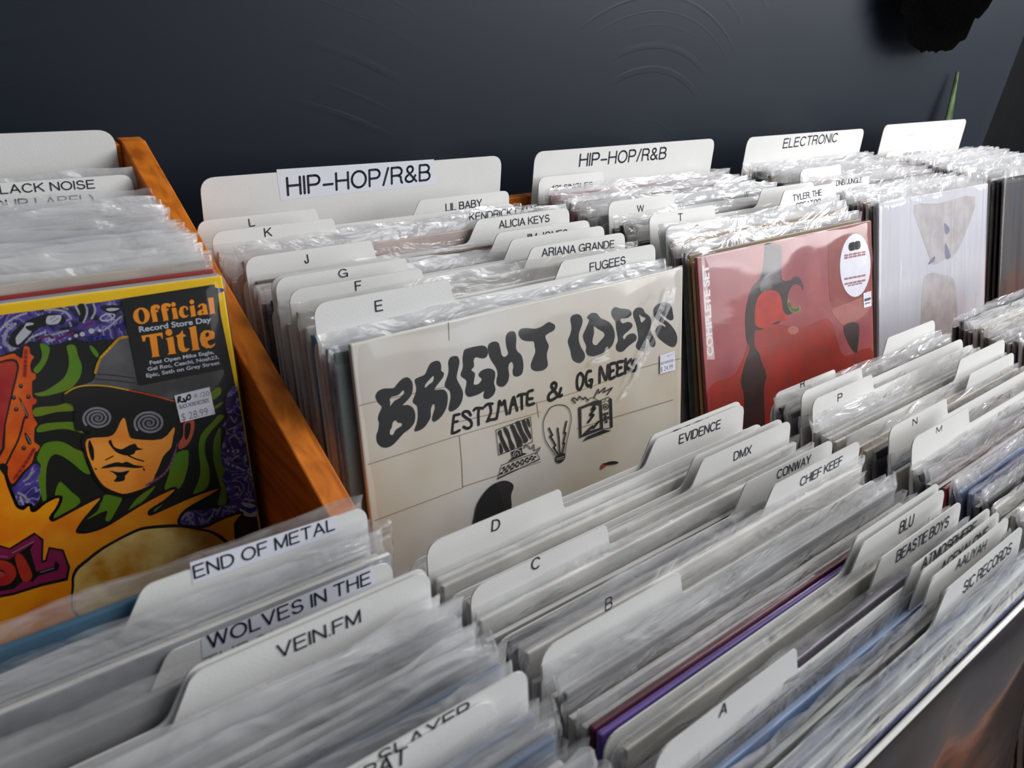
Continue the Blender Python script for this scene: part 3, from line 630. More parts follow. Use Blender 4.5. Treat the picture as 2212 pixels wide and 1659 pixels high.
for d in DIV:
    V, fs = make_card(d['k'], d['h'], {'ATM': .032, 'ACE': .034, 'AAL': .036, 'BEA': .026, 'VEI': .022}.get(d['key']), 1)
    o = new_obj('divider_card', V, fs, CARD)
    place(o, d['o'], d['lean'])
    tag(o, NAMES[d['key']][0], 'divider', 'divider cards in the ' + GROUP_LABEL[d['g']])
    yb = d['o'][1]
    STACK[d['g']].append((d['yt'], yb, d['lean'], d['key']))
    if 'p' in d:
        pu = [p[0] for p in d['p']]; pv = [p[1] for p in d['p']]
        F = Flat(-TH / 2 - .00012); F.tri([[tuple(p) for p in d['p'][::-1]]], PAPER); F.build('paper_label', o)
    if d['t']:
        F = Flat(-TH / 2 - .0003)
        for s, u0, v0, u1, v1, c in d['t']: put_strokes(F, s, u0, v0, u1, v1, max(c, .0022), INK)
        F.build('lettering', o)

# ------------------------------------------------------------------ records: cardboard jacket + poly sleeve
JW, JH, JT = .315, .315, .0036
def jacket_mesh(name, t=JT, mats=(JACKET, INNER), hh=JH, worn=True):
    bm = bmesh.new(); bmesh.ops.create_cube(bm, size=1)
    for v in bm.verts: v.co = Vector(((v.co.x + .5) * JW, v.co.y * t, (v.co.z + .5) * hh))
    # pinch the folded top and the open right edge a little
    bmesh.ops.bevel(bm, geom=list(bm.edges), offset=.0011, segments=2, affect='EDGES', profile=.6)
    right = [f for f in bm.faces if f.normal.x > .99]
    r = bmesh.ops.inset_region(bm, faces=right, thickness=.0004)
    mouth = [f for f in bm.faces if f.normal.x > .99 and f.calc_center_median().x > JW - 1e-5 and f.calc_area() > .0001]
    for f in mouth:
        for v in f.verts: v.co.x -= .004
        f.material_index = 1
    for f in bm.faces:            # raw, worn cardboard shows along the top fold
        if worn and f.normal.z > .8: f.material_index = 1
    me = bpy.data.meshes.new(name); bm.to_mesh(me); bm.free()
    for m in mats: me.materials.append(m)
    return me
def sleeve_mesh(seed, t=JT, h=.3225, amp=1.0, tight=False):
    rnd = random.Random(seed); so = Vector((rnd.uniform(0, 90), rnd.uniform(0, 90), seed * 3.3))
    nx = 44
    xs = [-.0035, -.002] + [JW * k / (nx - 3) for k in range(nx - 2)] + [JW + .002, JW + .0035]
    zs = [-.0002, .10, .20, .26, .285, .297, .304, .308, .3105, .313, .3155, .318, h - .0015, h]
    lean = rnd.uniform(-1, 1) * .0016
    V = []; nz = len(zs)
    for side in (-1, 1):
        for x in xs:
            u = x / JW
            edge = max(0.0, max(-x, x - JW) / .0035)
            endf = max(0, 1 - min(x + .0035, JW + .0035 - x) / .02)
            dip = noise.noise(Vector((u * 3.0, 0, 0)) + so) * .0042 + noise.noise(Vector((u * 17, 4, 0)) + so) * .0018
            for z in zs:
                s = max(0.0, min(1.0, (z - .3085) / .009))
                zz_ = z + (dip * amp * s if z > .3085 else 0)
                w1 = noise.noise(Vector((u * 4.5, side * .35, z * 8)) + so) * .0026 + noise.noise(Vector((u * 15, side * 1.7, z * 40)) + so) * .0016
                y = side * (t / 2 + .00035) * (1 - edge) * (1 - .75 * s) + amp * s * (w1 + lean * s)
                y += amp * edge * noise.noise(Vector((z * 9, 7, 0)) + so) * .002 + endf * s * amp * noise.noise(Vector((9, side, z * 60)) + so) * .003
                if not tight and s == 0: y += side * abs(noise.noise(Vector((u * 5, side, z * 14)) + so)) * .0005
                xx = x + endf * s * amp * noise.noise(Vector((3, 5, z * 90)) + so) * .0035
                V.append((xx, y, zz_))
    F = []; N = len(xs) * nz
    for i in range(len(xs) - 1):
        for j in range(nz - 1):
            a = i * nz + j; F.append((a, a + nz, a + nz + 1, a + 1))
            b = N + a; F.append((b, b + 1, b + nz + 1, b + nz))
    for j in range(nz - 1):
        F.append((j, j + 1, N + j + 1, N + j)); k = (len(xs) - 1) * nz + j; F.append((k, N + k, N + k + 1, k + 1))
    for i in range(len(xs) - 1):
        a = i * nz; F.append((a, N + a, N + a + nz, a + nz))
    me = bpy.data.meshes.new('plastic_sleeve'); me.from_pydata(V, [], F)
    me.materials.append(SLEEVE); me.polygons.foreach_set('use_smooth', [True] * len(F)); me.update()
    return me
def film_part(r, seed, HH=JH, y0=.0018, top=.0016, over=.0012):
    # shrink film: a closed tight skin around the jacket, puffed a little near the top edge
    so = Vector((seed * 5.1, seed * 2.2, 0)); nx, nz = 40, 36
    V = []
    for side in (-1, 1):
        for i in range(nx + 1):
            u = i / nx
            for k in range(nz + 1):
                w = k / nz; w = 1 - (1 - w) ** 1.6
                e = min(1, min(u, 1 - u, w, 1 - w) / .035)
                puff = .0036 * max(0, math.cos((w - .86) / .15 * PI / 2) if abs(w - .86) < .15 else 0) * (noise.noise(Vector((u * 4.5, w * 5, side)) + so) + .75)
                y = side * (JT / 2 + .0005 + .0004 * (noise.noise(Vector((u * 6, w * 6, side * 3)) + so) + .6) + puff) * (e ** .35 if e < 1 else 1)
                V.append((-over + u * (JW + 2 * over), y, -.0001 + w * (HH + top)))
    F = []; N = (nx + 1) * (nz + 1); S = nz + 1
    for i in range(nx):
        for k in range(nz):
            a = i * S + k; F.append((a, a + S, a + S + 1, a + 1)); b = N + a; F.append((b, b + 1, b + S + 1, b + S))
    o = new_obj('shrink_film', V, F, FILM, r, smooth=True)
    return o
_f = film_part(None, 9, HH=.3225); FILM_ME = _f.data; bpy.data.objects.remove(_f)
J_ME = jacket_mesh('jacket', hh=.310)
J_PRINT = jacket_mesh('jacket', hh=.3175, worn=False)
J_BARE = jacket_mesh('jacket', hh=.3225, worn=False)
S_ME = [sleeve_mesh(k, h=(.3210, .3230, .3250, .3270)[k % 4], amp=(1.0, .7, 1.25, .85)[k % 4]) for k in range(12)]
def make_record():
    r = bpy.data.objects.new('record', None); r.empty_display_size = .02; col.objects.link(r)
    j = bpy.data.objects.new('jacket', J_ME); col.objects.link(j); j.parent = r
    s = bpy.data.objects.new('plastic_sleeve', S_ME[0]); col.objects.link(s); s.parent = r
    return r
PROTO = make_record()
USED = [False]; PROTO_KIDS = list(PROTO.children)
def put_record(loc, lean, yaw, colr, label, group, variant, sz=1.0, bare=False):
    if not USED[0]: r = PROTO; USED[0] = True; kids = list(r.children)
    else:
        r = PROTO.copy(); col.objects.link(r); kids = []
        for ch in PROTO_KIDS:
            c = ch.copy(); c.name = 'jacket' if ch is PROTO_KIDS[0] else 'plastic_sleeve'; col.objects.link(c); c.parent = r; kids.append(c)
    for c in kids:
        if c.name.startswith('jacket'):
            c.color = (*colr, 1); c.data = J_BARE if bare else (J_PRINT if variant % 2 else J_ME)
        elif bare: c.name = 'shrink_film'; c.data = FILM_ME
        else: c.data = S_ME[variant % len(S_ME)]
    place(r, loc, lean, yaw); r.scale = (1, 1, sz)
    tag(r, label, 'record', group)
    return r
PAL = [(.74, .73, .70)] * 6 + [(.50, .46, .40)] * 3 + [(.42, .40, .38)] * 2 + [(.10, .10, .11)] * 3 + [(.03, .03, .035)] * 3 + [(.14, .10, .08)] * 2 + [(.10, .14, .26), (.20, .05, .05), (.26, .17, .08), (.12, .16, .15), (.50, .40, .37)]
CNAME = lambda c: 'x'
# records that stand out, by row: (depth of the top edge, colour, what it looks like, bare jacket)
SPECIAL = {
 'r0': [(-.178, (.34, .03, .03), 'red', 1), (-.184, (.45, .45, .42), 'grey', 1), (-.191, (.05, .05, .05), 'black', 1), (-.198, (.80, .45, .02), 'orange-yellow', 1)],
 'r1': [(-.240, (.10, .30, .52), 'sky blue', 1)],
 'f1': [(-.374, (.42, .42, .46), 'grey', 1), (-.379, (.62, .50, .47), 'pale pink', 1), (-.4535, (.012, .016, .05), 'blue-black', 1), (-.5115, (.55, .54, .50), 'cream'), (-.5165, (.10, .012, .03), 'black and red', 1), (-.5205, (.15, .085, .36), 'purple', 1), (-.5475, (.35, .33, .42), 'mauve grey'), (-.5600, (.02, .02, .022), 'dull black'), (-.5657, (.16, .24, .42), 'steel blue'), (-.5730, (.30, .30, .30), 'mid grey'), (-.5836, (.14, .20, .36), 'blue'), (-.5895, (.55, .58, .60), 'pale blue'), (-.5950, (.05, .08, .24), 'dark blue')],
 'f0': [(-.3705, (.10, .28, .42), 'sky blue'), (-.376, (.07, .17, .27), 'slate blue', 1)],
 'r2': [(-.2215, (.035, .035, .03), 'black'), (-.2275, (.20, .13, .04), 'olive brown'), (-.2335, (.62, .36, .16), 'tan', 1), (-.2395, (.22, .05, .03), 'red-brown', 1)],
 'f2': [(-.430, (.42, .22, .02), 'ochre'), (-.462, (.05, .12, .40), 'bright blue'), (-.506, (.45, .05, .06), 'red', 1), (-.512, (.05, .05, .06), 'black'), (-.524, (.16, .17, .30), 'navy'), (-.536, (.03, .03, .03), 'dull black')],
 'r3': [], 'r4': [], 'f3': [],
}
# row ends: (first yt, last yt, lean at back, lean at front)
ROWS = {'r0': (-.02, -.2015, 8, 14.5), 'r1': (-.064, -.2775, 12, 14), 'r2': (-.008, -.2425, 8, 20.3), 'r3': (-.008, -.208, 6, 19.3), 'r4': (-.02, -.200, 8, 19), 'f0': (-.366, -.605, 10.5, 13), 'f1': (-.3735, -.5965, 12, 12), 'f2': (-.352, -.622, 19, 19), 'f3': (-.340, -.455, 19, 19)}
STEP = .0062
# height of the sleeves along each row (back, front); shallower where the photo shows a card's lettering above them
HEI = {'r0': (.325, .316), 'r1': (.306, .3145), 'r2': (.300, .3145), 'r3': (.296, .3135), 'r4': (.292, .3125), 'f0': (.333, .324), 'f1': (.307, .331), 'f2': (.300, .319), 'f3': (.306, .312)}
HIDE = {'KEN': .6, 'JIM': .6, 'ARI': .5, 'F': .5, 'DMX': .6, 'CHI': .5, 'S': .4, 'Q': .7, '12': .4, 'K': .25, 'J': .15, 'B': .1, 'TYL': .7, 'WOL': .75, 'ALI': .2, 'BN': .35}
MUST = {'DMX', 'CHI', 'S', 'KEN', 'JIM', 'ARI', 'F', 'K', '12', 'TYL', 'J'}
VIS = {}
for d in DIV:
    if d['t']:
        q = d['t'][-1]; VIS[d['key']] = min(q[2], q[4]) - .0005 + HIDE.get(d['key'], -.1) * q[5]
    else: VIS[d['key']] = d['h'] - .012
YAW = {'r0': (-1.0, -3.0)}
rng = random.Random(11)
count = 0
for g, (ya, yz, la, lz) in ROWS.items():
    c = int(g[1]); zf = (RF if g[0] == 'r' else FF)[c]
    tops = sorted([(-yt, lean, key) for yt, yb, lean, key in STACK[g]])
    taken = [(t, ) for t, l, k in tops]
    sp = sorted([(-s[0], s) for s in SPECIAL[g]])
    pos = []
    fixed = sorted([t for t, l, k in tops] + [s for s, q in sp])
    edges = [-ya - STEP * .6] + [f for f in fixed] + [-yz + STEP * .6]
    edges.sort()
    fill = []
    for a, b in zip(edges, edges[1:]):
        gap = b - a
        n = int((gap - .0042) / STEP)
        if n <= 0: continue
        st = gap / (n + 1) if n > 0 else gap
        for k in range(n): fill.append(a + st * (k + 1))
    allr = sorted([(f, None) for f in fill if -ya - .001 <= f <= -yz + .001] + [(s, q) for s, q in sp])
    counts = {}
    for f, q in allr:
        u = (f + ya) / (-yz + ya) if yz != ya else 0
        lean = la + (lz - la) * max(0, min(1, u)) + rng.uniform(-.25, .25)
        ref = [k for t, l, k in tops if t < f and NAMES[k][1]]
        if ref: refname = NAMES[ref[-1]][1]
        else: refname = {'f1': 'the EV divider', 'f2': 'the red album', 'f0': 'the yellow album', 'f3': 'the pale lavender album', 'r0': 'the blank header card', 'r1': 'the larger header', 'r2': 'the smaller header', 'r3': 'ELECTRONIC', 'r4': 'the far right header'}[g]
        if q: colr, word = q[1], q[2]
        else:
            colr = rng.choice(PAL); word = None
            if g == 'f1': colr = rng.choice([(.74, .73, .70)] * 6 + [(.50, .48, .44)] * 3 + [(.30, .30, .31), (.10, .10, .11), (.04, .04, .05), (.16, .13, .11)])
            if g == 'f0': colr = rng.choice([(.40, .41, .43), (.22, .24, .28), (.12, .13, .15), (.30, .30, .31), (.55, .54, .52), (.16, .20, .28), (.05, .05, .055)])
        counts[refname] = counts.get(refname, 0) + 1
        lab = (('%s shrink-wrapped record' if q and len(q) > 3 else '%s record in clear sleeve') % word + ', %s in front of %s' % (ORD[counts[refname] - 1], refname)) if word else ('sleeved record, %s in front of %s' % (ORD[counts[refname] - 1], refname))
        h = HEI[g][0] + (HEI[g][1] - HEI[g][0]) * max(0, min(1, u)) + rng.uniform(-.0012, .0012)
        for t, l, k in tops:
            if 0 < f - t < (.05 if g[0] == 'r' else .022): 
                lim = VIS[k] + (f - t) * (.50 if g[0] == 'r' else .72) - .0008
                h = lim - .003 if (k in MUST and f - t < .0075) else min(h, lim - (.0015 if g[0] == 'r' else .004 if g == 'f0' else 0))
        yb = -f - h * math.sin(math.radians(lean))
        dx = rng.uniform(-.0022, .0028)
        y0_, y1_ = YAW.get(g, (0, 0)); yaw = y0_ + (y1_ - y0_) * max(0, min(1, u))
        yb -= JW * math.sin(math.radians(yaw)) 
        put_record((X0[c] + .002 + dx, yb, zf), lean, yaw + rng.uniform(-.3, .3), colr, lab, 'sleeved records in the ' + GROUP_LABEL[g], rng.randrange(12), sz=h / .3235 * (.972 if q and len(q) > 3 else 1), bare=bool(q and len(q) > 3))
        count += 1
print('filler records', count)

# ------------------------------------------------------------------ the albums whose covers show
def album(name, o, lean, yaw, body, art, label, film=True, h=.316, sleeve_seed=None, extra=None):
    r = root('record', (o[0], o[1], o[2] + ZB), label, 'record')
    r.rotation_euler = (-math.radians(lean), 0, math.radians(yaw))
    me = jacket_mesh('album_jacket', JT, (body, INNER))
    j = bpy.data.objects.new('jacket', me); col.objects.link(j); j.parent = r
    if art:
        parts = art_part(art, -JT / 2, JW, j)
    if film: film_part(r, sleeve_seed or 1)
    return r, j
def crease(r, loops, y):
    V, F = [], []
    for lp in loops:
        b = len(V); n = len(lp) // 2
        for i, (u, v, k) in enumerate(lp): V.append((u, y - k, v))
        for i in range(n - 1): F.append((b + 2 * i, b + 2 * i + 1, b + 2 * i + 3, b + 2 * i + 2))
    return new_obj('film_fold', V, F, CREASE, r)
ART = {
'BR':[
('S','joint',5.2,[16,2759,147,2754,684,2717]),
('S','joint',6.4,[736,2445,1459,2393,1878,2373,2626,2391,3131,2356]),
('S','joint',5.5,[26,2360,351,2354,727,2347,1491,2312]),
('S','joint',5.7,[25,1964,368,1959,740,1953]),
('S','joint',6.7,[740,1960,1470,1916]),
('S','joint',6.5,[742,2342,744,2149,737,1961]),
('S','joint',6.0,[726,3176,720,3028]),
('S','joint',7.5,[1459,2393,1471,2274]),
('S','joint',8.4,[1867,2071,2510,2033,3151,1996]),
('P','ink',[[131,2779,136,2802,157,2819,196,2824,261,2810,285,2822,322,2848,362,2858,389,2844,406,2814,407,2778,396,2740,369,2711,320,2680,348,2675,381,2656,401,2625,406,2582,392,2538,353,2507,305,2490,261,2461,212,2434,167,2432,130,2451,107,2487,107,2533,125,2568,135,2611,131,2643,145,2674,166,2704,162,2720,143,2745],[228,2743,246,2756,294,2756,331,2777,341,2770,337,2755,303,2734,262,2724,226,2698,231,2722],[256,2595,271,2575,298,2562,296,2545,252,2531,226,2503,205,2514,208,2539,223,2555,232,2584]]),
('P','ink',[[427,2819,446,2833,506,2841,533,2876,560,2906,602,2913,631,2900,640,2866,637,2836,657,2816,645,2787,611,2759,571,2721,631,2709,660,2688,672,2653,664,2597,641,2554,600,2517,550,2501,533,2520,543,2554,562,2592,561,2621,546,2622,528,2590,523,2544,496,2509,451,2479,394,2477,393,2496,415,2537,426,2587,426,2644,403,2671,399,2693,424,2733,434,2772],[501,2770,531,2794,569,2816,577,2806,565,2780,534,2767,502,2752]]),
('P','ink',[[699,2879,718,2909,755,2912,782,2897,789,2858,775,2819,757,2765,764,2732,793,2670,799,2631,782,2581,747,2547,695,2534,672,2551,678,2582,695,2631,693,2680,662,2714,659,2742,689,2797,699,2837]]),
('P','ink',[[845,2938,903,2941,987,2934,1025,2912,1035,2872,1016,2844,980,2844,929,2864,908,2847,908,2804,883,2783,910,2755,904,2719,894,2683,907,2672,939,2672,968,2698,944,2725,952,2750,993,2763,1046,2756,1084,2725,1084,2686,1071,2645,1081,2598,1065,2563,1023,2543,983,2550,971,2576,981,2607,933,2597,861,2596,830,2612,819,2648,834,2693,833,2725,792,2767,816,2820,818,2878,831,2922]]),
('P','ink',[[1038,2915,1060,2937,1100,2939,1132,2921,1146,2875,1153,2835,1172,2812,1200,2814,1215,2833,1204,2873,1199,2935,1218,2974,1253,2982,1286,2966,1295,2920,1287,2861,1298,2825,1332,2790,1346,2742,1347,2696,1330,2649,1286,2639,1252,2657,1247,2692,1256,2723,1245,2759,1216,2749,1207,2712,1212,2666,1193,2620,1157,2598,1123,2604,1097,2627,1096,2661,1109,2702,1099,2749,1057,2818,1041,2866]]),
('P','ink',[[1318,2948,1334,2978,1383,2978,1475,2955,1541,2959,1602,2978,1638,2965,1671,2939,1658,2907,1605,2895,1571,2880,1580,2844,1600,2799,1578,2741,1583,2682,1581,2648,1539,2628,1472,2636,1429,2660,1420,2696,1441,2737,1469,2782,1465,2828,1456,2864,1392,2880,1343,2905]]),
('P','ink',[[1830,2954,1846,2980,1894,2984,1937,2963,1955,2918,1937,2875,1912,2827,1910,2774,1932,2716,1967,2661,1965,2619,1920,2596,1864,2618,1833,2654,1820,2717,1796,2792,1825,2845,1839,2894]]),
('P','ink',[[2004,2935,2037,2961,2086,2958,2119,2940,2151,2904,2226,2866,2277,2820,2306,2753,2300,2698,2265,2650,2196,2628,2136,2617,2060,2617,2003,2640,1984,2675,1989,2716,1966,2762,1957,2806,1985,2848,2011,2884,2028,2916],[2075,2856,2116,2827,2182,2784,2190,2752,2138,2720,2096,2698,2059,2719,2056,2750,2074,2800]]),
('P','ink',[[2270,2924,2288,2953,2322,2960,2382,2936,2453,2921,2497,2894,2501,2862,2452,2847,2390,2855,2372,2844,2398,2814,2460,2814,2505,2793,2514,2767,2478,2743,2415,2718,2401,2696,2423,2679,2450,2704,2513,2710,2559,2682,2560,2644,2504,2624,2449,2604,2404,2583,2360,2587,2325,2612,2321,2651,2344,2683,2336,2740,2324,2792,2320,2841,2286,2884]]),
('P','ink',[[2528,2882,2560,2907,2614,2903,2651,2878,2669,2849,2725,2807,2744,2759,2735,2710,2754,2655,2793,2595,2798,2555,2774,2537,2736,2555,2726,2596,2688,2630,2679,2580,2651,2535,2609,2541,2567,2572,2558,2600,2586,2651,2577,2716,2559,2783,2532,2838],[2596,2850,2633,2825,2674,2807,2669,2793,2623,2776,2605,2818]]),
('P','ink',[[2772,2855,2810,2886,2896,2897,2964,2875,3004,2839,3024,2770,3030,2730,2996,2723,2956,2744,2907,2779,2877,2798,2858,2795,2897,2755,2976,2701,3047,2628,3083,2561,3074,2503,3034,2481,2969,2509,2890,2562,2831,2613,2802,2664,2821,2699,2869,2709,2927,2678,2922,2699,2849,2745,2791,2788]]),
('S','ink',20.5,[711,2502,696,2443,683,2380]),
('S','ink',20.5,[711,2502,758,2498]),
('S','ink',20.6,[707,2453,737,2452]),
('S','ink',20.6,[683,2380,713,2377,748,2383]),
('S','ink',21.2,[851,2464,833,2495,796,2505,784,2488,809,2458,847,2423,851,2387,816,2376,783,2398]),
('S','ink',21.3,[881,2493,903,2502,961,2486]),
('S','ink',21.5,[923,2491,915,2440,913,2376]),
('S','ink',21.8,[976,2494,1002,2505,1047,2496]),
('S','ink',22.0,[1022,2494,1029,2444,996,2387]),
('S','ink',22.1,[988,2381,1021,2383,1071,2375]),
('S','ink',22.5,[1075,2377,1098,2449,1109,2500,1129,2465,1156,2491,1161,2444,1171,2384]),
('S','ink',23.1,[1197,2383,1217,2448,1242,2495,1254,2444,1269,2386]),
('S','ink',23.1,[1215,2442,1254,2441]),
('S','ink',23.3,[1280,2492,1303,2498,1356,2490]),
('S','ink',23.5,[1318,2491,1315,2446,1315,2386]),
('S','ink',24.0,[1426,2500,1379,2497,1369,2450,1370,2401,1432,2396]),
('S','ink',23.9,[1373,2446,1419,2438]),
('S','ink',25.6,[1709,2444,1678,2395,1603,2376,1575,2396,1589,2430,1647,2453,1661,2488,1634,2507,1612,2487,1639,2443,1685,2386,1715,2388]),
('S','ink',25.2,[1917,2515,1948,2477,1938,2418,1904,2383,1881,2408,1878,2463,1892,2503,1917,2515]),
('S','ink',25.8,[2032,2503,1999,2508,1977,2470,1979,2414,2004,2389,2033,2394,2042,2429,2013,2433]),
('S','ink',26.0,[2033,2413,2030,2372]),
('S','ink',26.5,[2126,2387,2137,2512,2199,2391,2223,2508]),
('S','ink',27.3,[2306,2507,2245,2506,2248,2448,2243,2390,2300,2392]),
('S','ink',27.1,[2248,2448,2287,2449]),
('S','ink',27.8,[2399,2499,2332,2504,2336,2453,2331,2397,2398,2397]),
('S','ink',27.5,[2336,2453,2380,2452]),
('S','ink',27.9,[2431,2510,2425,2394]),
('S','ink',28.3,[2494,2493,2434,2452,2502,2395]),
('S','ink',28.7,[2558,2478,2512,2470,2521,2442,2558,2420,2548,2390,2493,2397]),
('Z','ink',5.3,[1061,2293,1391,2301,1399,2100,1073,2096,1061,2293]),
('P','ink',[[1078,2273,1108,2283,1119,2230,1148,2160,1174,2096,1141,2106,1108,2178,1090,2233]]),
('P','ink',[[1087,2191,1107,2154,1114,2108,1088,2107]]),
('P','ink',[[1131,2288,1160,2283,1183,2236,1198,2176,1228,2110,1186,2107,1169,2191,1143,2248]]),
('P','ink',[[1195,2288,1228,2285,1255,2221,1296,2146,1297,2105,1255,2102,1242,2150,1214,2233]]),
('P','ink',[[1248,2298,1286,2296,1312,2217,1354,2142,1349,2118,1317,2115,1308,2149,1277,2215]]),
('P','ink',[[1309,2293,1336,2292,1363,2215,1387,2157,1381,2127,1345,2189,1325,2239]]),
('P','ink',[[1352,2291,1375,2287,1383,2222,1364,2246]]),
('p','ink',[[1188,2085,1293,2091,1294,2046,1343,2024,1149,2015,1197,2038]]),
('S','cover',7.9,[1201,2043,1214,2070,1242,2084,1272,2068,1278,2044]),
('S','cover',8.0,[1220,2040,1228,2056,1248,2057,1254,2039]),
('Z','ink',5.4,[1093,2011,1434,2005,1463,1944,1048,1915,1093,2011]),
('Z','ink',5.4,[1060,1924,1458,1939]),
('S','grey',13.0,[1315,2077,1340,2095,1384,2050,1410,2074,1415,2027,1471,2032,1429,1997]),
('p','ink',[[1106,1994,1128,1994,1116,1977,1094,1976]]),
('p','ink',[[1149,1994,1170,1994,1162,1977,1139,1977]]),
('p','ink',[[1192,1995,1214,1995,1208,1978,1185,1978]]),
('p','ink',[[1235,1995,1257,1995,1255,1979,1232,1979]]),
('p','ink',[[1279,1995,1301,1995,1302,1980,1278,1979]]),
('p','ink',[[1323,1995,1346,1995,1350,1981,1326,1980]]),
('p','ink',[[1368,1995,1390,1995,1397,1981,1373,1981]]),
('p','ink',[[1116,1977,1139,1977,1130,1960,1105,1959]]),
('p','ink',[[1162,1977,1185,1978,1178,1961,1154,1960]]),
('p','ink',[[1208,1978,1232,1979,1228,1962,1203,1962]]),
('p','ink',[[1255,1979,1278,1979,1278,1964,1253,1963]]),
('p','ink',[[1302,1980,1326,1980,1328,1965,1303,1965]]),
('p','ink',[[1350,1981,1373,1981,1379,1967,1353,1966]]),
('p','ink',[[1397,1981,1422,1982,1430,1968,1404,1968]]),
('p','ink',[[1081,1958,1105,1959,1094,1941,1069,1940]]),
('p','ink',[[1130,1960,1154,1960,1146,1943,1120,1942]]),
('p','ink',[[1178,1961,1203,1962,1198,1945,1172,1944]]),
('p','ink',[[1228,1962,1253,1963,1250,1947,1224,1946]]),
('p','ink',[[1278,1964,1303,1965,1304,1949,1277,1948]]),
('p','ink',[[1328,1965,1353,1966,1357,1952,1330,1951]]),
('p','ink',[[1379,1967,1404,1968,1412,1954,1384,1953]]),
('S','ink',6.8,[1666,2324,1732,2301,1781,2258,1803,2180,1782,2094,1744,1986,1723,1898]),
('S','ink',7.0,[1622,1917,1583,1982,1527,2077,1511,2172,1519,2240,1567,2303,1608,2324,1666,2324]),
('Z','ink',14.4,[1568,2162,1601,2094,1577,2095,1630,2003,1609,1993,1655,1913]),
('Z','ink',14.7,[1657,2136,1666,2049,1669,1922]),
('Z','ink',15.0,[1751,2165,1722,2078,1739,2073,1710,1996,1723,1992,1694,1914]),
('P','ink',[[1622,1910,1655,1913,1673,1927,1723,1905,1721,1865,1695,1847,1661,1844,1628,1868]]),
('S','cover',4.4,[1629,1894,1714,1884]),
('S','cover',4.4,[1633,1880,1709,1869]),
('p','ink',[[1883,2244,1979,2247,2060,2253,2141,2238,2153,1986,1887,1986],[1913,2222,2005,2225,2117,2199,2126,2008,1981,2016,1909,2003]]),
('p','ink',[[2228,2239,2260,2214,2265,1968,2241,1971]]),
('Z','ink',6.6,[2141,2238,2225,2241]),
('Z','ink',6.8,[2153,1986,2246,1970]),
('p','ink',[[1916,1947,1971,1975,2153,1980,2250,1944,1979,1948]]),
('Z','ink',22.4,[2058,2206,2031,2190,2067,2187,2012,2149,2047,2135,1988,2092]),
('Z','ink',22.9,[2100,2063,2044,2028,2027,2043,1927,1998]),
('p','ink',[[2218,2160,2217,2154,2214,2149,2210,2144,2205,2141,2199,2140,2192,2139,2184,2141,2177,2143,2170,2147,2164,2152,2159,2158,2155,2165,2153,2171,2152,2178,2153,2184,2155,2189,2159,2193,2165,2197,2171,2198,2178,2199,2185,2197,2193,2195,2200,2191,2206,2186,2211,2180,2215,2173,2217,2167],[2207,2163,2206,2159,2204,2155,2202,2152,2198,2149,2194,2148,2189,2148,2184,2149,2179,2151,2175,2153,2171,2157,2167,2161,2165,2166,2163,2170,2163,2175,2163,2179,2165,2183,2168,2186,2171,2188,2176,2190,2180,2190,2185,2189,2190,2187,2195,2185,2199,2181,2202,2177,2205,2172,2206,2168]]),
('p','ink',[[2196,2166,2195,2164,2195,2162,2193,2160,2191,2159,2189,2158,2187,2158,2185,2158,2182,2159,2180,2161,2178,2162,2176,2165,2175,2167,2174,2169,2174,2172,2174,2174,2175,2176,2176,2178,2178,2179,2180,2180,2183,2180,2185,2180,2187,2179,2190,2177,2192,2176,2194,2173,2195,2171,2196,2168]]),
('p','ink',[[2176,2212,2174,2209,2170,2208,2165,2209,2161,2212,2159,2216,2161,2220,2165,2221,2170,2219,2174,2216]]),
('p','ink',[[2192,2224,2191,2221,2187,2220,2182,2222,2177,2225,2176,2229,2178,2232,2182,2233,2187,2232,2191,2228]]),
('p','ink',[[2217,2208,2215,2205,2211,2204,2206,2205,2202,2208,2200,2212,2202,2215,2206,2216,2211,2215,2216,2212]]),
('p','ink',[[2157,2123,2183,2118,2182,2097,2157,2100]]),
('p','ink',[[2189,2121,2215,2116,2215,2095,2189,2098]]),
('p','ink',[[2170,2099,2196,2094,2196,2073,2170,2076]]),
('p','ink',[[2198,2081,2224,2076,2223,2055,2197,2058]]),
('p','ink',[[2161,2078,2186,2073,2186,2051,2160,2054]]),
('p','ink',[[2179,2052,2204,2047,2204,2025,2178,2029]]),
('Z','ink',10.7,[1850,2288,1817,2326,1835,2338,1876,2304,1895,2332,1937,2295,1955,2310,1993,2273]),
('Z','ink',11.1,[2060,2282,2107,2337,2110,2303,2184,2331,2165,2296,2266,2310,2205,2265]),
('S','ink',5.5,[1980,2257,1989,2278,2034,2286,2069,2267,2095,2247]),
('P','ink',[[824,1722,851,1788,906,1844,975,1883,1058,1893,1125,1877,1176,1840,1190,1803,1162,1748,1162,1689,1158,1638,1121,1493,895,1515,791,1588]]),
('P','rust',[[2117,1648,2132,1685,2165,1686,2193,1666,2154,1643]]),
('P','ink',[[2141,1675,2212,1681,2298,1657,2326,1630,2230,1647]]),
('L','price_sticker'),
('p','paper',[[2850,2450,3042,2447,3050,2276,2850,2286]]),
('T', 'pgrey', '4/12', [2941, 2410, 3031, 2414, 22], 0),
('T', 'pgrey2', 'BLACK NOISE RECORDS', [2859, 2364, 3028, 2356, 22], 1),
('T', 'pgrey2', '$ 24.99', [2856, 2302, 3019, 2295, 41], 0),
],
'RED':[
('p','rpale',[[57,3148,101,3145,139,2679,159,2192,156,2160,44,2184]]),
('P','rdeep',[[2269,3172,3166,3158,3149,2258,2714,2272,2269,2301,2207,2691,2223,2961]]),
